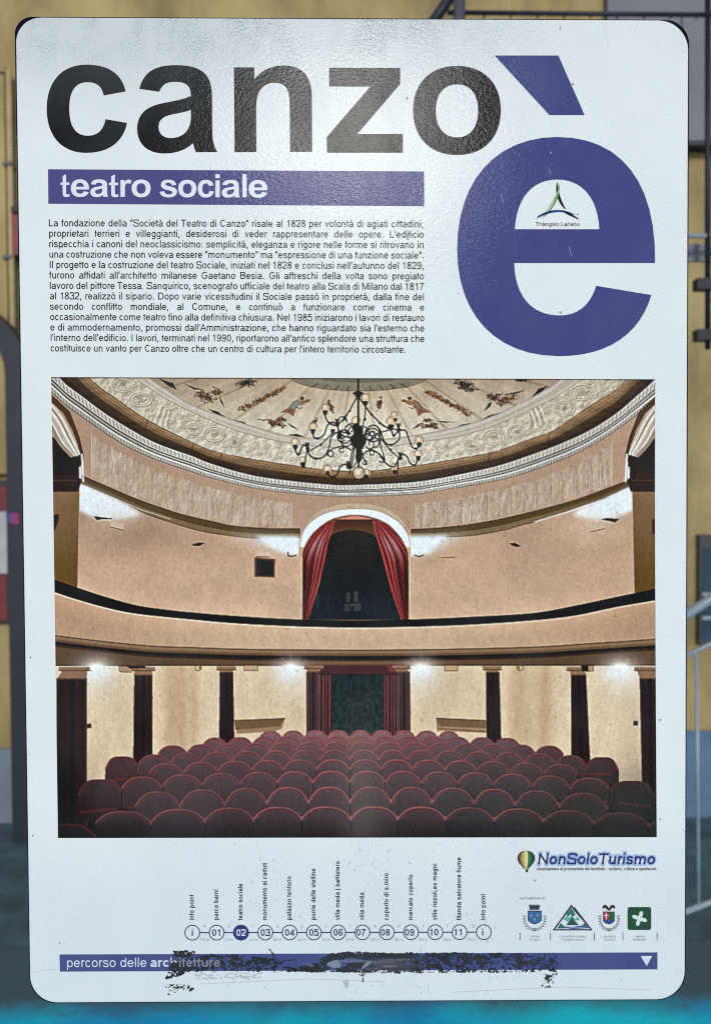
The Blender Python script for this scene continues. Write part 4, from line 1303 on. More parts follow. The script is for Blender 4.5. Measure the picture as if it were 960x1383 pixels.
# --- balcony
m = below(r0) * (1 - below(r1))
t = np.clip((YY - r0) / np.maximum(r1 - r0, 1), 0, 1)
v_ = np.interp(t, [0, .12, .3, .45, .7, 1], [20, 34, 30, 46, 26, 22])
IMG[:] = IMG * (1 - m[..., None]) + m[..., None] * np.stack([v_, v_ * .92, v_ * .98], -1)
put(m * np.exp(-((XX - 110) / 40) ** 2) * (t > .1) * (t < .5), (70, 40, 34), .5)
m = below(r1) * (1 - below(j_))
cxn = np.abs(XX - 470) / 400
face_ = np.stack([212 - 14 * cxn ** 2, 182 - 20 * cxn ** 2, 152 - 22 * cxn ** 2], -1)
face_ = face_ * (1 + (ns['big'][..., None] - .5) * .10) * (1 - .05 * np.clip((YY - r1) / 40, 0, 1))[..., None]
IMG[:] = IMG * (1 - m[..., None]) + face_ * m[..., None]
put(np.clip(1 - np.abs(YY - r1 - 1.2) / 1.2, 0, 1), (230, 212, 192), .8)
m = below(j_)
put(m, (112, 82, 62))
t = YY - j_
for lo_, hi_, c in ((0, 1.2, (92, 66, 44)), (1.2, 5.5, (154, 122, 88)), (5.5, 8.5, (124, 92, 66)), (8.5, 13, (50, 38, 34)), (13, 15.5, (76, 58, 48))):
    put(np.clip(t - lo_ + .5, 0, 1) * np.clip(hi_ - t + .5, 0, 1), c)
mul(below(j_ + 15) * np.clip(1 - np.abs(XX - 480) / 230, 0, 1), (1.22, 1.2, 1.16))
fK = 898.5
# --- lower hall
m = below(np.full_like(XX, fK))
wallc = np.array((219, 195, 165), np.float32) * np.ones_like(IMG)
wallc = wallc * (1 + (ns['mid'] - .5) * .04 + (fbm(26, 160, 81, 3) - .5) * .12)[..., None]
IMG[:] = IMG * (1 - m[..., None]) + wallc * m[..., None]
line([(70, 898.8), (890, 898.4)], 1.4, (56, 40, 30), .8)
for x, w_, al in ((247, 8, .35), (232, 12, .25), (700, 14, .3), (735, 10, .35), (262, 6, .3)):
    put(np.exp(-((XX - x) / w_) ** 2) * below(np.full_like(XX, 899.0)), (176, 140, 92), al)
for (x, s_) in ((131, 26), (393, 24), (569, 24), (837, 26)):
    glow(x, 906, s_, (232, 240, 244), .95, 1.0, .75)
    glow(x, 918, s_ * 1.4, (226, 222, 210), .5)
    for k in range(7):
        a = math.radians(200 + k * 23.3); L = 16 if k % 2 else 10
        line([(x, 900), (x + L * math.cos(a), 900 + L * math.sin(a))], 1.1, (226, 178, 116), .30, 1.2)
    put(np.exp(-(((XX - x) / 9) ** 2 + ((YY - 900) / 4) ** 2) * 1.2), (255, 252, 240), .95)
for p, c in (([(330, 898.5), (348, 898.5), (348, 905.5), (330, 905.5)], (196, 166, 130)), ([(600, 898.5), (617.6, 898.5), (617.6, 906), (600, 906)], (196, 166, 130)), ([(161, 899.5), (163.6, 899.5), (178, 900.4), (178, 908), (164, 907.4), (161, 906)], (182, 152, 120)), ([(793, 899), (801, 899), (801, 906), (792, 907)], (182, 152, 120))):
    poly(p, c); line(p + p[:1], .9, (92, 68, 46), .8)
for x in (268, 702): ring(x, 902, 4.2, 3.6, 1.1, (120, 90, 60)); disc(x + (2 if x < 480 else -2), 902, 2, 2, (150, 118, 84), 1, .3)
# slanting boards by the back wall
poly([(317, 973), (385, 970.4), (381, 984), (370, 988), (320, 991)], (170, 136, 100)); poly([(317, 973.5), (385, 970.4), (378, 981), (318, 985.6)], (136, 104, 74)); line([(317, 973), (385, 970.2)], 1, (92, 66, 44))
poly([(589, 970), (657, 973), (657, 990), (592, 987)], (176, 142, 106)); poly([(589, 970), (657, 973), (657, 983.4), (594, 981)], (140, 108, 78)); line([(589, 970), (657, 973)], 1, (92, 66, 44)); line([(592, 984), (657, 988)], 1, (110, 80, 54)); line([(589.6, 970), (591, 988)], 1, (100, 72, 50))
for p in ([(118, 977.5), (124, 977), (124, 983), (118, 984)], [(854.6, 973.4), (861, 973.4), (861, 980), (854.6, 980)]): poly(p, (80, 62, 44))
# doorway
poly([(432, 900), (536, 900), (536, 1000), (432, 1000)], ((46, 56, 58), (64, 70, 68)))
mul(((XX > 448) & (XX < 520) & (YY > 911) & (YY < 1000)).astype(np.float32), (1 + (fbm(3, 5, 91, 2) - .5) * .35)[..., None])
poly([(430, 898.8), (537, 898.8), (537, 911), (430, 911)], (86, 56, 56)); poly([(522, 899), (537, 899), (537, 908), (526, 907)], (140, 66, 66))
line([(431, 911), (536, 911)], 1.0, (52, 34, 34), .7)
for x0_, x1_ in ((431, 449), (518.5, 536)):
    X = XX; mm = ((X > x0_) & (X < x1_) & (YY > 911) & (YY < 1000)).astype(np.float32)
    st = .5 + .5 * np.sin((X - x0_) * 1.45 + .6 * np.sin(X * .7))
    put(mm, (72, 48, 50)); put(mm * st ** 2, (146, 82, 84), .85)
# columns
def column(xt0, xt1, xb0, xb1, yt, yb, cap_, col=(66, 48, 46)):
    poly([(xt0, yt), (xt1, yt), (xb1, yb), (xb0, yb)], col)
    w = xt1 - xt0
    for q, c, al, ww in ((.03, (112, 60, 50), .6, 1.2), (.96, (124, 66, 56), .6, 1.4), (.30, (62, 46, 46), .45, w * .16), (.70, (70, 50, 48), .4, w * .14), (.52, (28, 22, 26), .6, w * .16)):
        line([(xt0 + w * q, yt), (xb0 + (xb1 - xb0) * q, yb)], ww, c, al)
    for q in (.3, .68): line([(xt0 + w * q, yt + 1), (xt0 + w * q, yt + 9)], 1.2, (120, 88, 80), .4, 1.2)
    c0, c1, cy0 = cap_
    poly([(c0, cy0), (c1, cy0), (c1, cy0 + 4), (c1 - 4, cy0 + 6), (xt1 - .5, yt), (xt0 + .5, yt), (c0 + 4, cy0 + 6), (c0, cy0 + 4)], (158, 122, 92))
    line([(c0, cy0 + 4.6), (c1, cy0 + 4.6)], 1.2, (88, 60, 42), .8); line([(xt0, yt - .6), (xt1, yt - .6)], 1, (92, 60, 46), .8)
column(77, 118, 77, 118, 917, 1134, (80, 122, 901)); column(181.5, 206, 180, 206.5, 912, 1034, (178, 210, 901)); column(297, 315, 296, 317, 908.5, 1004, (293, 319, 900))
column(656, 674, 656.5, 677, 908.5, 1004, (652, 677, 900)); column(770.5, 791, 771, 797, 912, 1034, (765, 794, 901)); column(863, 890, 868, 890, 917, 1134, (856, 890, 901))
column(414, 431, 414, 432, 908, 996, (411, 437, 898.6), (92, 70, 70)); column(536, 553.5, 536, 554.5, 908, 996, (530, 554, 898.6), (98, 76, 74))
poly([(784, 899), (794, 899), (794, 906), (786, 907)], (60, 42, 36)); poly([(171, 899.4), (197, 899.4), (197, 902.4), (176, 903)], (66, 46, 38))
# --- rows of seats, back to front
ROWS = [
 ([350, 381, 411, 442, 472, 501, 531, 561, 591, 620], 987.6, 986.0, 9, (106, 74, 76)),
 ([274, 307.5, 341, 373, 405.5, 438.5, 471.8, 503.5, 536, 568, 600, 634, 667, 701], 997, 994, 9, (98, 64, 66)),
 ([214, 253, 291, 328, 364.6, 400, 436, 471.8, 507.5, 542.5, 577.6, 612.5, 648, 684.5, 722, 760], 1008, 1002, 10, (88, 60, 62)),
 ([142, 187, 231, 273, 313.5, 354, 392.8, 432, 471.8, 511, 549.5, 587.5, 627, 667, 707, 749.5, 791, 835], 1024, 1012.5, 12, (80, 58, 60)),
 ([201, 248.5, 294.8, 340, 383, 427.3, 472, 514.3, 557, 600, 643, 688, 733, 781], 1033.5, 1025.5, 12, (74, 56, 58)),
 ([106, 165, 220, 273.7, 324.6, 374, 422.7, 472, 520, 568.5, 617, 666, 717, 768, 823, 884], 1057, 1041.2, 14, (72, 56, 58)),
 ([183, 244, 304.6, 360.7, 416.8, 473, 528, 583.5, 639.5, 695, 754, 819], 1073, 1062.6, 19, (68, 55, 57)),
 ([60, 129, 205.4, 277.6, 343, 407.6, 474, 537, 601, 667, 733, 801, 875, 950], 1104, 1089.3, 15, (62, 51, 53))]
nr = len(ROWS)
for ri, (bs, yend, ymid, vd, body) in enumerate(ROWS):
    nb = len(bs); mid = 482
    span = max(abs(bs[0] - mid), abs(bs[-1] - mid))
    pk = lambda x: ymid + (yend - ymid) * (abs(x - mid) / span) ** 2.2
    ynext = ROWS[ri + 1][2] + 26 if ri < nr - 1 else 1140
    if ri in (3, 5, 7):
        l_, r_ = {3: (146, 831), 5: (118, 892), 7: (60, 892)}[ri]
        yb_ = {3: 1048, 5: 1086, 7: 1118}[ri]
        poly([(l_, yb_), (480, ymid + 20), (r_, yb_), (r_, 1140), (l_, 1140)], (40, 32, 36))
    for i in range(nb - 1):
        xa, xb = bs[i], bs[i + 1]
        xc = (xa + xb) / 2; w = xb - xa
        y0 = pk(xc)
        if ri == nr - 1 and i == 0: y0 = 1113
        endl = (i == 0 or i == nb - 2) and ri in (3, 5)
        ex = 3.8 if endl else 2.75
        top = []
        for k in range(25):
            uu = -1 + 2 * k / 24
            yv = y0 + vd * abs(uu) ** ex * (1.0 if not endl else (1.5 if (i == 0 and uu < 0) or (i > 0 and uu > 0) else 1))
            top.append((xc + uu * w / 2 * .985, yv))
        ybot = min(y0 + w * 1.15 + 14, ynext + 20) if ri < nr - 1 else 1140
        washed = math.exp(-((xc - 485) / 70.0) ** 2)
        vig = 1 - .22 * min(1, abs(xc - 480) / 380) ** 2
        c = np.array(body, float)
        c = (c * .84 + c.mean() * .16) * 1.30 * vig
        if xc > 600: c = c * np.array((.93, 1.0, .98))
        poly(top + [(xb - .3, ybot), (xa + .3, ybot)], np.stack([c * 1.12, c * .80]))
        rim = np.array((190, 108, 106)) * (1 - .28 * min(1, abs(xc - 480) / 400)) * (1.0 if ri > 1 else .92)
        jr = np.random.default_rng(900 + ri * 40 + i).uniform(.72, 1.0)
        line([(x, y + 3.2) for x, y in top[1:-1]], 3.6 + .35 * ri, c * np.array((1.55, 1.05, 1.06)), .40, 1.6)
        line([(x, y + .6) for x, y in top[:13]], 1.0 + .11 * ri, rim, (.9 if not endl else .5) * jr, .6)
        line([(x, y + .6) for x, y in top[12:]], 1.0 + .11 * ri, rim * np.array((.92, .95, .96)), (.85 if not endl else .5) * jr ** 2, .6)
        line([(x, y + 2.4 + .1 * ri) for x, y in top[2:-2]], 1.4, (96, 56, 56), .35)
        line([(xb, top[-1][1]), (xb, top[-1][1] + vd * 1.3)], .8, (30, 22, 24), .55)
        if ri >= 6:
            poly([(xb - 2.5, top[-1][1] - 2), (xb + 2.5, top[-1][1] - 2), (xb + 1.2, top[-1][1] + 4), (xb - 1.2, top[-1][1] + 4)], rim * .9, .9)
    if ri == 3:
        for p in ([(146, 1054), (182, 1050.6)], [(191, 1050.6), (202, 1049.4)], [(796, 1045), (824, 1045.6)], [(781, 1046), (790, 1046.6)]):
            line(p, 3.2, (120, 58, 58), .8)
    if ri == 5:
        for p in ([(110, 1097), (156, 1092.4)], [(169, 1091.4), (184, 1089.4)], [(836, 1084.6), (878, 1088.6)], [(814, 1082), (822, 1084)]):
            line(p, 3.4, (116, 56, 58), .7)
        poly([(160, 1094), (172, 1090), (176, 1110), (162, 1112)], (36, 30, 34), .8, 2)
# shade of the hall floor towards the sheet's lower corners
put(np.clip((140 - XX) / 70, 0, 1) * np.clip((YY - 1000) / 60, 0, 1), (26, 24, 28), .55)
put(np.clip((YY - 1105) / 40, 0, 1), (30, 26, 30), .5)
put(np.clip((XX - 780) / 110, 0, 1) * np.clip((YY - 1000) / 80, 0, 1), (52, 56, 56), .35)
put(np.clip((XX - 540) / 250, 0, 1) * np.clip((YY - 1030) / 60, 0, 1), (70, 72, 68), .28)  # grey haze painted over the right-hand seats
# sheen on the laminate, painted as a pale band down the print's centre
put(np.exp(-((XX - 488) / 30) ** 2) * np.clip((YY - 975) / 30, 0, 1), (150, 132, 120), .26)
# --- chandelier (local drawing space)
S = 4.3636
C_ = lambda pts: [(380 + x / S, 500 + y / S) for x, y in pts]
BK = (22, 18, 18)
def wire(pts, w=2.0): line(C_(smooth(pts, 6)), w, BK, .97)
def curl(cx, cy, r, a0, a1, w=1.6, fall=.0):
    n = 18
    line(C_([(cx + r * (1 - fall * k / n) * math.cos(math.radians(a0 + (a1 - a0) * k / n)), cy + r * (1 - fall * k / n) * math.sin(math.radians(a0 + (a1 - a0) * k / n))) for k in range(n + 1)]), w, BK, .95)
def globe(x, y, r=24):
    X0, Y0 = C_([(x, y)])[0]
    disc(X0, Y0, r / S * 1.02, r / S, (206, 180, 150), .8, .2); disc(X0 - 1, Y0 - 1, r / S * .45, r / S * .45, (236, 222, 200), .7, .6)
    ring(X0, Y0, r / S, r / S, .8, (96, 72, 58), .75, 160, 380)
def cup(x, y, r=15): poly(C_([(x - r * 1.1, y - r * .6), (x - r * .4, y - r * .9), (x + r * .4, y - r * .9), (x + r * 1.1, y - r * .6), (x + r * .7, y + r * .7), (x + r * .2, y + r * 1.2), (x - r * .2, y + r * 1.2), (x - r * .7, y + r * .7)]), BK)
for g in ((262, 222), (188, 332), (82, 424), (127, 528, 19), (272, 584), (440, 298, 26), (497, 163), (645, 302, 27), (665, 264, 20), (812, 412), (805, 494), (663, 572, 20)): globe(*g)
for g in ((258, 250), (186, 360), (82, 452), (127, 556), (272, 604, 11), (440, 328, 17), (495, 194), (645, 334, 17), (671, 292, 11), (811, 438), (806, 518), (667, 600, 13), (303, 358, 13)): cup(*g)
line(C_([(452, 40), (452, 345)]), 2.7, BK); disc(*C_([(452, 136)])[0], 7.2, 2.6, BK, 1, .2); poly(C_([(430, 140), (474, 140), (462, 168), (442, 168)]), BK)
for p in ([(440, 168), (400, 240), (345, 312)], [(438, 170), (372, 290), (330, 318)], [(462, 168), (520, 250), (580, 310), (640, 352)], [(470, 176), (530, 262), (600, 330), (690, 356)], [(497, 215), (490, 280), (478, 330)], [(160, 480), (235, 437), (303, 368)], [(560, 372), (640, 470), (692, 518)], [(455, 168), (458, 330)]): line(C_(p), 1.5, BK, .95)
for x, y in ((402, 240), (375, 288), (532, 262), (580, 312), (235, 437), (642, 470), (492, 290), (365, 455), (530, 470), (205, 521), (213, 402), (100, 496), (298, 632), (660, 385), (645, 440), (790, 462), (785, 560)): disc(*C_([(x, y)])[0], 1.9, 1.9, BK, 1, .3)
poly(C_([(424, 335), (452, 328), (482, 338), (480, 376), (502, 400), (498, 430), (478, 466), (440, 462), (410, 440), (404, 398), (424, 376)]), BK)
poly(C_([(440, 460), (466, 460), (478, 520), (462, 545), (444, 545), (436, 518)]), BK); line(C_([(453, 540), (454, 580)]), 2.6, BK)
wire([(258, 262), (266, 292), (292, 318), (330, 328)]); wire([(186, 374), (192, 394), (216, 403), (252, 378), (270, 328), (300, 306), (332, 322)]); wire([(82, 466), (90, 490), (104, 496), (118, 462), (132, 440), (152, 452)])
wire([(152, 465), (166, 500), (205, 522), (254, 506), (282, 450), (296, 392), (340, 364), (404, 376)]); wire([(134, 575), (146, 500), (154, 452)], 1.5); wire([(274, 612), (298, 632), (330, 612), (346, 568), (376, 554), (402, 570)]); wire([(330, 330), (350, 380), (410, 400)]); wire([(402, 575), (412, 500), (424, 450)], 1.8); wire([(430, 460), (418, 540), (400, 612)], 1.6)
wire([(645, 346), (660, 386), (676, 372), (694, 352)]); wire([(692, 352), (694, 405), (648, 440), (606, 420), (580, 352), (545, 324), (505, 345), (488, 385)]); wire([(696, 354), (730, 356), (748, 398), (768, 450), (794, 463), (810, 446)]); wire([(694, 520), (714, 496), (740, 510), (756, 546), (785, 560), (804, 528)])
wire([(480, 500), (504, 478), (545, 476), (582, 500), (612, 546), (662, 570), (690, 522)]); wire([(688, 520), (686, 575), (682, 626)], 1.5); wire([(580, 350), (584, 440), (604, 510), (600, 540)], 1.6); wire([(500, 410), (540, 405), (570, 372), (640, 352)], 1.6); wire([(270, 500), (290, 470), (360, 448), (410, 470)], 1.6)
wire([(440, 545), (420, 572), (402, 574)], 1.6); wire([(470, 470), (492, 540), (500, 555)], 1.6)
for q in ((370, 390, 42, 0, 340, 1.7, .1), (352, 398, 24, 40, 380, 1.5, .3), (400, 345, 26, 90, 420, 1.5, .2), (410, 335, 22, 180, 400, 1.4, 0), (540, 384, 42, 180, 500, 1.7, .1), (548, 428, 32, 160, 470, 1.5, .2), (512, 392, 22, 0, 330, 1.5, .3), (535, 375, 14, 0, 360, 2.2, 0), (360, 300, 26, 200, 380, 1.4, 0), (290, 494, 18, 250, 520, 1.5, .2), (352, 472, 14, 20, 300, 1.4, .3), (592, 528, 18, -120, 160, 1.5, .2), (532, 488, 16, -80, 200, 1.4, .3), (490, 545, 15, -90, 200, 1.4, .3), (380, 420, 30, 30, 250, 1.5, .1), (520, 440, 26, 280, 520, 1.5, .1), (430, 370, 40, 100, 300, 1.6, 0), (475, 370, 40, -120, 80, 1.6, 0)): curl(*q)
for x, y in ((330, 322), (155, 462), (690, 350), (700, 520), (395, 572), (345, 395)):
    disc(*C_([(x, y)])[0], 2.8, 2.6, BK, 1, .3)
    for a in (-.5, -.2, .1, .4): line(C_([(x, y), (x + 26 * a, y - 34)]), 1.1, BK, .9)
globe(456, 606, 36); globe(502, 606, 24); ring(*C_([(456, 606)])[0], 36 / S, 36 / S, 1.2, (40, 30, 28), .9); cup(500, 628, 14); disc(*C_([(480, 640)])[0], 3.4, 1.6, BK, 1, .3)
# --- tonal curve and edge sharpening, as printed
def blur(a, k):
    for ax in (0, 1):
        p = np.pad(a, [(k, k) if q == ax else (0, 0) for q in (0, 1, 2)], mode='edge')
        c = np.insert(np.cumsum(p.astype(np.float64), ax), 0, 0, ax)
        n = a.shape[ax]; w = 2 * k + 1
        a = ((np.take(c, range(w, n + w), ax) - np.take(c, range(0, n), ax)) / w).astype(np.float32)
    return a
IMG = np.clip(IMG, 0, 255)
IMG = IMG + (IMG - blur(blur(IMG, 1), 1)) * .9 + (IMG - blur(blur(IMG, 12), 12)) * .16
q_ = np.clip(IMG / 255, 0, 1)
q_ = q_ * .72 + .28 * (q_ * q_ * (3 - 2 * q_))
IMG = 255 * np.where(q_ > .3, q_ - .060 * np.sin(np.clip((q_ - .3) / .62, 0, 1) * math.pi), q_)
lum_ = IMG.mean(-1, keepdims=True)
IMG = np.clip(lum_ + (IMG - lum_) * .86, 0, 255)
# --- print grain, scuffs, dark borders
IMG *= (1 + (ns['fine'] - .5) * .10 + (fbm(1.6, 9, 131, 2) - .5) * .10 + (RNG.random((GH, GW)).astype(np.float32) - .5) * .10)[..., None]
for k in range(620):
    x = RNG.uniform(70, 885); y = RNG.uniform(660, 1000) if k < 470 else RNG.uniform(510, 1120); L = RNG.uniform(.4, 2.2)
    line([(x, y), (x + RNG.uniform(-.5, .5), y + L)], RNG.uniform(.6, 1.1), (70, 50, 38), RNG.uniform(.2, .6))
QUAD = [(69.5, 509.3), (884.2, 512.3), (886.2, 1130.6), (78.8, 1131.8)]


def edge_x(tab, y): return np.interp(y, [t[1] for t in tab], [t[0] for t in tab])
NU, NV = 816, 622
uu, vv = np.meshgrid(np.linspace(0, 1, NU), np.linspace(0, 1, NV))
lx_ = np.interp(vv, [0, .28, .56, 1], [69.6, 72.5, 75.0, 78.8])
rx_ = np.interp(vv, [0, .3, .6, 1], [884.0, 883.8, 884.6, 886.2])
px_ = lx_ * (1 - uu) + rx_ * uu
py_ = (509.3 * (1 - uu) + 512.3 * uu) * (1 - vv) + (1131.8 * (1 - uu) + 1130.6 * uu) * vv
gx_ = np.clip(px_ - GX, 0, GW - 1.001); gy_ = np.clip(py_ - GY, 0, GH - 1.001)
xi = gx_.astype(int); yi = gy_.astype(int); fx = (gx_ - xi)[..., None]; fy = (gy_ - yi)[..., None]
colr = (IMG[yi, xi] * (1 - fx) + IMG[yi, xi + 1] * fx) * (1 - fy) + (IMG[yi + 1, xi] * (1 - fx) + IMG[yi + 1, xi + 1] * fx) * fy
colr[:2] = colr[:2] * .45; colr[-2:] *= .5; colr[:, -1:] *= .7
colr = np.clip(colr, 0, 255)
me = bpy.data.meshes.new('printed_picture')
co_ = pl_arr(px_.ravel(), py_.ravel(), np.full(px_.size, .15)).astype(np.float32)
me.vertices.add(NU * NV); me.vertices.foreach_set('co', co_.ravel())
idx = np.arange(NU * NV).reshape(NV, NU)
quads = np.stack([idx[:-1, :-1], idx[1:, :-1], idx[1:, 1:], idx[:-1, 1:]], -1).reshape(-1, 4).astype(np.int32)
nq = len(quads)
me.loops.add(nq * 4); me.loops.foreach_set('vertex_index', quads.ravel())
me.polygons.add(nq); me.polygons.foreach_set('loop_start', np.arange(0, nq * 4, 4, dtype=np.int32))
ca = me.color_attributes.new('Col', 'FLOAT_COLOR', 'POINT')
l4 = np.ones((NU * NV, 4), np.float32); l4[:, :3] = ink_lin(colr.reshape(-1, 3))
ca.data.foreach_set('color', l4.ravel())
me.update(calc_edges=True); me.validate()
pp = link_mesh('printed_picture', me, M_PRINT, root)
pp['label'] = 'printed picture of a theatre auditorium'
# ------------------------------------------------------------------ torn adhesive left on the footer
RX, RY, RS = 216, 1278, .8
nx_, ny_ = int(545 / RS), int(76 / RS)
cy_, cx_ = np.mgrid[0:ny_, 0:nx_].astype(np.float32)
cx_ = RX + cx_ * RS; cy_ = RY + cy_ * RS
n1 = vnoise(9, 5, 401, cx_, cy_); n2 = vnoise(3.0, 2.2, 402, cx_, cy_); n3 = vnoise(40, 8, 403, cx_, cy_); n4 = vnoise(1.7, 1.7, 404, cx_, cy_); n5 = vnoise(22, 3, 405, cx_, cy_)
def reg(pts, soft):
    d = np.full(cx_.shape, 1e9, np.float32)
    for (xa, ya), (xb, yb) in zip(pts, pts[1:] + pts[:1]):
        dx, dy = xb - xa, yb - ya
        t = np.clip(((cx_ - xa) * dx + (cy_ - ya) * dy) / (dx * dx + dy * dy), 0, 1)
        d = np.minimum(d, np.hypot(cx_ - xa - t * dx, cy_ - ya - t * dy))
    s = np.where(inside(pts, cx_, cy_), d, -d)
    return np.clip(s / soft + .5, 0, 1)
den = np.zeros(cx_.shape, np.float32)
def add(pts, soft, k): den[:] = np.maximum(den, reg(pts, soft) * k)
add([(233, 1282), (242, 1284), (250, 1282), (266, 1283), (262, 1292), (266, 1308), (258, 1312), (240, 1321), (222, 1324), (229, 1305)], 3, .86)
add([(221, 1327), (232, 1328), (244, 1327), (256, 1330), (266, 1334), (258, 1341), (243, 1337), (236, 1346), (221, 1344)], 3, .72)
add([(262, 1292), (285, 1287), (345, 1290), (375, 1294), (385, 1300), (370, 1310), (330, 1313), (262, 1311)], 4, .79)
add([(262, 1309), (400, 1310), (400, 1314), (262, 1313)], 2, .62)
add([(375, 1302), (400, 1306), (440, 1296), (450, 1300), (470, 1308), (540, 1305), (540, 1315), (380, 1313)], 3, .86)
add([(428, 1297), (446, 1287), (470, 1284), (530, 1286), (545, 1292), (540, 1300), (495, 1297), (470, 1294), (450, 1300)], 4, .95)
add([(520, 1286), (620, 1285), (700, 1286), (752, 1288), (754, 1308), (748, 1311), (700, 1312), (620, 1313), (520, 1314)], 3, .79)
add([(464, 1297), (500, 1292), (524, 1286), (560, 1285), (570, 1300), (560, 1313), (520, 1312), (464, 1310)], 5, .93)
add([(560, 1308), (750, 1308), (750, 1313), (560, 1315)], 2, .80)
add([(722, 1312), (756, 1310), (750, 1325), (746, 1335), (728, 1334), (734, 1322)], 3, .71)
noise_ = .30 * n1 + .36 * n2 + .34 * n4
keep = den > noise_ * 1.05 + .22
strand = [([(364, 1282), (369, 1288), (372, 1302), (371, 1311)], 1.6), ([(489, 1309), (490, 1326)], 1.4), ([(485, 1316), (490, 1318), (494, 1314)], 1.0), ([(352, 1296), (368, 1296), (372, 1303)], 1.2), ([(345, 1308), (380, 1298), (398, 1296)], 1.2)]
shade = np.full(cx_.shape, 26.0, np.float32)
for pts, w in strand:
    for (xa, ya), (xb, yb) in zip(pts, pts[1:]):
        dx, dy = xb - xa, yb - ya
        t = np.clip(((cx_ - xa) * dx + (cy_ - ya) * dy) / (dx * dx + dy * dy), 0, 1)
        keep |= np.hypot(cx_ - xa - t * dx, cy_ - ya - t * dy) < w / 2
# bare sticky patch left of the middle and the clear film's sheen, painted paler on the black
hole = ((cx_ - 455) / 14) ** 2 + ((cy_ - 1302) / 5) ** 2 < 1
keep &= ~hole
film = (cx_ > 470) & (cx_ < 590) & (cy_ > 1294) & (cy_ < 1312)
shade += np.clip(n5 - .45, 0, 1) * 90 * np.clip((cx_ - 440) / 60, 0, 1) * np.clip((700 - cx_) / 120, 0, 1)
shade += film * np.clip((cx_ - 470) / 30, 0, 1) * np.clip((590 - cx_) / 40, 0, 1) * n3 * 50 + (n4 - .5) * 26
tint = np.stack([shade, shade * .94 + 2, shade * 1.0 + 6], -1)
blue = np.clip((n1 - .38) * 5, 0, 1)[..., None] * np.clip((cx_ - 560) / 60, 0, 1)[..., None]
tint = tint * np.where(cx_ > 560, .8, 1.0)[..., None]
tint = tint * (1 - blue * .7) + np.array((44, 52, 98)) * blue * .7
V = {}; vs = []; fs = []; cs = []
ys, xs = np.nonzero(keep)
def vid(i, j):
    if (i, j) not in V:
        V[(i, j)] = len(vs); vs.append((RX + (i - .5) * RS, RY + (j - .5) * RS))
    return V[(i, j)]
for y, x in zip(ys, xs):
    fs.append((vid(x, y), vid(x, y + 1), vid(x + 1, y + 1), vid(x + 1, y))); cs.append(np.clip(tint[y, x], 8, 150))
va = np.array(vs)
me = bpy.data.meshes.new('adhesive_residue')
hh = .34 + .10 * np.random.default_rng(9).random(len(va))
me.from_pydata(pl_arr(va[:, 0], va[:, 1], hh).tolist(), [], fs)
ca = me.color_attributes.new('Col', 'FLOAT_COLOR', 'CORNER')
lc = ink_lin(np.array(cs))
buf = np.ones((len(fs), 4, 4), np.float32); buf[:, :, :3] = lc[:, None, :]
ca.data.foreach_set('color', buf.ravel())
me.update()
link_mesh('adhesive_residue', me, M_INK, root)['label'] = 'black torn adhesive residue'
# milky smear on the residue and grey scuffs under the bar
I = Ink(.5)
I.poly(smooth([(441, 1302), (448, 1298), (456, 1296), (460, 1301), (459, 1306), (450, 1307)], 4, True), (126, 132, 150))
I.poly(smooth([(456, 1297), (476, 1295), (500, 1297.5), (484, 1299), (468, 1300)], 4, True), (92, 100, 130), .02)
I.poly(smooth([(488, 1308), (494, 1300), (502, 1297), (497, 1304)], 4, True), (130, 132, 140), .04)
I.poly(smooth([(404, 1303), (414, 1298), (424, 1304), (420, 1306), (412, 1302)], 4, True), (86, 88, 120), .04)
I.build('torn_film', root)
I = Ink(.22)
rr = np.random.default_rng(77)
for k in range(60):
    x = rr.uniform(262, 350); y = rr.uniform(1314, 1322); I.poly(smooth([(x, y), (x + rr.uniform(1, 4), y - 1), (x + rr.uniform(3, 7), y), (x + 3, y + rr.uniform(.6, 1.6))], 3, True), (186, 190, 198), k * .0005)
for p in ([(463, 1325), (470, 1322), (471, 1330), (468, 1336), (465, 1331)],): G2 = Ink(.22); G2.poly(p, (176, 184, 192)); G2.build('tape_ghost', root)
I.build('tape_ghost', root)
for p, w, c in (([(46, 1313), (62, 1310), (78, 1309)], .6, (188, 194, 200)), ([(270, 1329), (420, 1322), (520, 1326)], .7, (186, 194, 202)), ([(610, 1340), (760, 1333), (880, 1337)], .7, (188, 196, 204)),
                ([(740, 226), (743, 236)], .8, (150, 152, 190)), ([(676, 262), (679, 274)], .9, (150, 152, 190)), ([(768, 333), (771, 346)], .8, (150, 152, 190)), ([(742, 205), (744, 208)], .9, (190, 192, 214))):
    I = Ink(.22); I.stroke(p, w, c); I.build('scuff_mark', root)

# ------------------------------------------------------------------ things beyond the sign
def rect_at(x0, x1, y0, y1, Y, depth=.05):
    a = at(x0, y1, Y); b = at(x1, y0, Y)
    return (a.x, b.x, Y, Y + depth, a.z, b.z)


def thing(name, label, cat, loc=(0, 0, 0), group=None):
    return tag(empty(name, loc), label, cat, group)


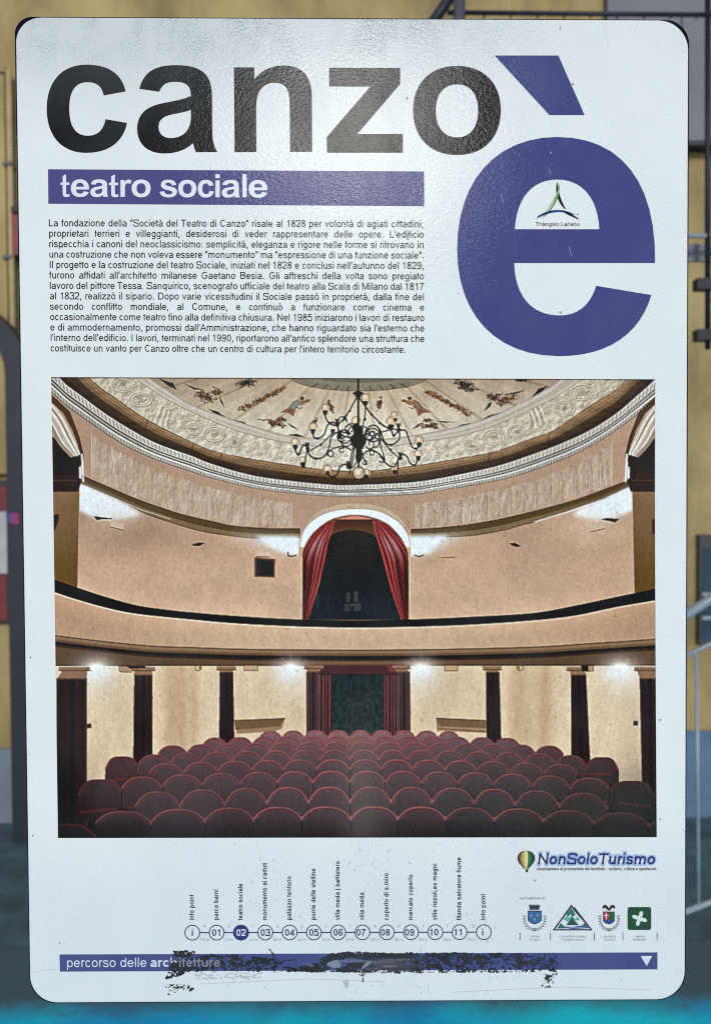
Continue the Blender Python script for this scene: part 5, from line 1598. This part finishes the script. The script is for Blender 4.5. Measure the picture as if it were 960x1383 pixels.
# dark arched frame standing on the paving, left of the sign
Yf = 4.42
p0 = at(8.5, 600, Yf); p1 = at(40, 600, Yf); ztop = at(20, 505, Yf).z
arch = thing('arched_frame', 'dark navy arched metal frame standing left of the sign', 'arch', (p0.x, Yf, 0))
xr0, xr1 = p0.x, p1.x
wj = xr1 - xr0; rad = .62; cxa = xr0 - rad + .0
def arch_mesh(name, parent):
    r0_, r1_ = rad, rad + wj
    prof2 = []
    n = 24
    path = [(cxa + r1_, 0.0)] + [(cxa + r1_ * math.cos(math.pi * k / n), ztop + r1_ * .62 * math.sin(math.pi * k / n)) for k in range(n + 1)] + [(cxa - r1_, 0.0)]
    path2 = [(cxa + r0_, 0.0)] + [(cxa + r0_ * math.cos(math.pi * k / n), ztop + r0_ * .62 * math.sin(math.pi * k / n)) for k in range(n + 1)] + [(cxa - r0_, 0.0)]
    vs = []; fs = []
    for (a, b) in zip(path, path2):
        for (x, z) in (a, b):
            for y in (Yf, Yf + .12): vs.append((x - p0.x, y - Yf, z))
    for i in range(len(path) - 1):
        o = i * 4; q = o + 4
        fs += [(o, q, q + 2, o + 2), (o + 1, o + 3, q + 3, q + 1), (o, o + 1, q + 1, q), (o + 2, q + 2, q + 3, o + 3)]
    fs += [(0, 2, 3, 1), (len(vs) - 4, len(vs) - 3, len(vs) - 1, len(vs) - 2)]
    me = bpy.data.meshes.new(name); me.from_pydata(vs, [], fs); me.update()
    return link_mesh(name, me, dark_metal, parent)
arch_mesh('frame_bar', arch)
pink = simple('glow_magenta', tuple(lin((128, 24, 90))), .4, .4, .2, 60)  # small magenta and blue glow, painted as flat patches on the bar
blue_s = simple('glow_blue', tuple(lin((50, 58, 130))), .4, .4, .2, 60)
a = at(17, 708, Yf); b = at(26, 693, Yf)
glow_o = boxes('glow_patch', [(a.x, b.x, Yf - .004, Yf - .001, a.z, b.z)], pink, arch, origin=arch.location)
a = at(12, 706, Yf); b = at(17, 694, Yf)
boxes('glow_patch_blue', [(a.x, b.x - .001, Yf - .004, Yf - .001, a.z, b.z)], blue_s, glow_o, origin=arch.location)

# poster on the wall inside the arch
Yp = YW - .03
white_p = simple('poster_paper', tuple(lin((158, 160, 164))), .5, .3, .12, 14)
red_p = simple('poster_red', tuple(lin((104, 36, 44))), .5, .3, .2, 10)
blk = simple('poster_frame_black', tuple(lin((40, 38, 44))), .5, .3, .2, 12)
x0, x1 = -70, 13
fr = boxes('framed_poster', [rect_at(x0, x1, 648, 843, Yp, .028)], blk)
tag(fr, 'red and white poster in a black frame on the ochre wall', 'poster')
def sheet(name, x0, x1, y0, y1, Y, mat, parent): return boxes(name, [rect_at(x0, x1, y0, y1, Y, .003)], mat, parent)
sheet('red_band', x0 + 3, x1 - 4, 657, 690, Yp - .004, red_p, fr)
sheet('paper', x0 + 3, x1 - 4, 691, 775, Yp - .004, white_p, fr)
sheet('red_band', x0 + 3, x1 - 4, 776, 838, Yp - .004, red_p, fr)

# rain pipe and pilaster at the upper left
pil = boxes('pilaster', [rect_at(-60, 5.5, 93, 640, YW - .06, .06), rect_at(-60, 7.5, 90, 97, YW - .075, .075)], ochre)
tag(pil, 'ochre pilaster strip at the left edge of the wall', 'pilaster')
pipe_m = simple('pipe_paint', tuple(lin((166, 150, 112))), .6, .3, .12, 8)
ptop = at(12, 95, YW - .06)
pb = at(12, 640, YW - .06)
pipe = thing('rain_pipe', 'thin ochre painted rain pipe on the wall', 'pipe', (ptop.x, YW - .06, pb.z))
tube('pipe_run', [(0, 0, 0), (0, 0, ptop.z - pb.z)], .014, pipe_m, pipe)
for yy in (222, 348):
    q = at(12, yy, YW - .06)
    boxes('pipe_clip', [(q.x - .02, q.x + .02, YW - .082, YW - .001, q.z - .008, q.z + .008)], grey_metal, pipe, .002, pipe.location)
Yb = YW - .10
rb = boxes('letter_box', [rect_at(17, 44, 286, 344, Yb, .097)], simple('letter_box_red', tuple(lin((112, 32, 44))), .5, .4, .2, 20))
tag(rb, 'small red letter box on the wall behind the sign', 'letter box')
boxes('letter_box_hood', [rect_at(15, 46, 278, 286, Yb - .02, .117)], dark_metal, rb)

# grey shutter high on the right
Ys = YW - .08
sh = boxes('roller_shutter', [rect_at(820, 1080, -160, 190, Ys, .078)], lilac)
tag(sh, 'pale lilac grey shutter box high on the right', 'shutter')
boxes('shutter_sill', [rect_at(818, 1085, 190, 196, Ys - .02, .098)], dark_metal, sh)

# steel railing of the landing at the upper right
Yr = 3.3
lr = thing('landing_railing', 'grey steel landing railing with long top bar behind the sign', 'railing', (at(954, 470, Yr).x, Yr, 0))
def T(name, pts, Y, r, mat, parent):
    return tube(name, [at(x, y, Y) for x, y in pts], r, mat, parent, parent.location)
T('top_bar', [(604, 17), (1060, 21)], Yr, .008, dark_metal, lr)
T('corner_post', [(955, -40), (955, 472)], Yr, .0095, dark_metal, lr)
T('upright', [(620, -60), (620, 200)], Yr, .0200, grey_metal, lr)
T('brace', [(632, -38), (562, 62)], Yr + .05, .018, dark_metal, lr)
T('thin_baluster', [(920, 20), (920, 330)], Yr, .003, grey_metal, lr)
T('middle_rail', [(700, 317), (1060, 319)], Yr, .008, rail_metal, lr)
for yy in (383, 452):
    a = at(941, yy + 8, Yr - .02); b = at(966, yy - 8, Yr - .02)
    boxes('bracket', [(a.x, b.x, Yr - .025, Yr + .03, a.z, b.z)], dark_metal, lr, .004, lr.location)
for k in range(9):
    x = 655 + k * 36
    T('notch', [(x, 21), (x - 3, 25)], Yr - .004, .003, dark_metal, lr)
ldg = boxes('landing_slab', [rect_at(860, 1080, 329, 353, Yr + .1, .02)], lilac)
tag(ldg, 'lilac grey landing slab edge right of the sign', 'landing')

# dark window low on the right
Yw = YW - .05
win = boxes('wall_window', [rect_at(943.5, 1040, 722, 870, Yw, .048)], simple('window_frame_dark', tuple(lin((44, 50, 54))), .5, .4, .2, 12))
tag(win, 'dark framed window in the wall right of the sign', 'window')
gl = simple('window_glass_dark', tuple(lin((46, 62, 78))), .08, .5, .2, 4)
boxes('pane', [rect_at(948, 1036, 741, 865, Yw - .004, .003)], gl, win)
for yy in (800, 832): boxes('glazing_bar', [rect_at(948, 1036, yy, yy + 5, Yw - .012, .007)], rail_metal, win)

# blue dado panel on the right wall
dado = boxes('blue_dado', [(at(900, 1100, YW).x, 6, YW - .035, YW - .022, 0, at(940, 985, YW).z)], simple('dado_blue', tuple(lin((70, 98, 124))), .6, .35, .25, 5, bump=.3))
tag(dado, 'blue painted lower strip of the wall at the right', 'dado')

# stair handrail climbing to the right
Yh = 2.7
hr = thing('stair_handrail', 'pale steel stair handrail rising to the right', 'handrail', (at(924, 1230, Yh).x, Yh, 0))
T('upper_rail', [(870, 866), (1060, 745)], Yh, .0135, rail_metal, hr)
T('lower_rail', [(870, 913), (1060, 820)], Yh, .0065, rail_metal, hr)
T('baluster', [(940, 876), (943, 1222)], Yh, .0050, rail_metal, hr)
T('bottom_rail', [(870, 1252), (1060, 1180)], Yh, .009, rail_metal, hr)
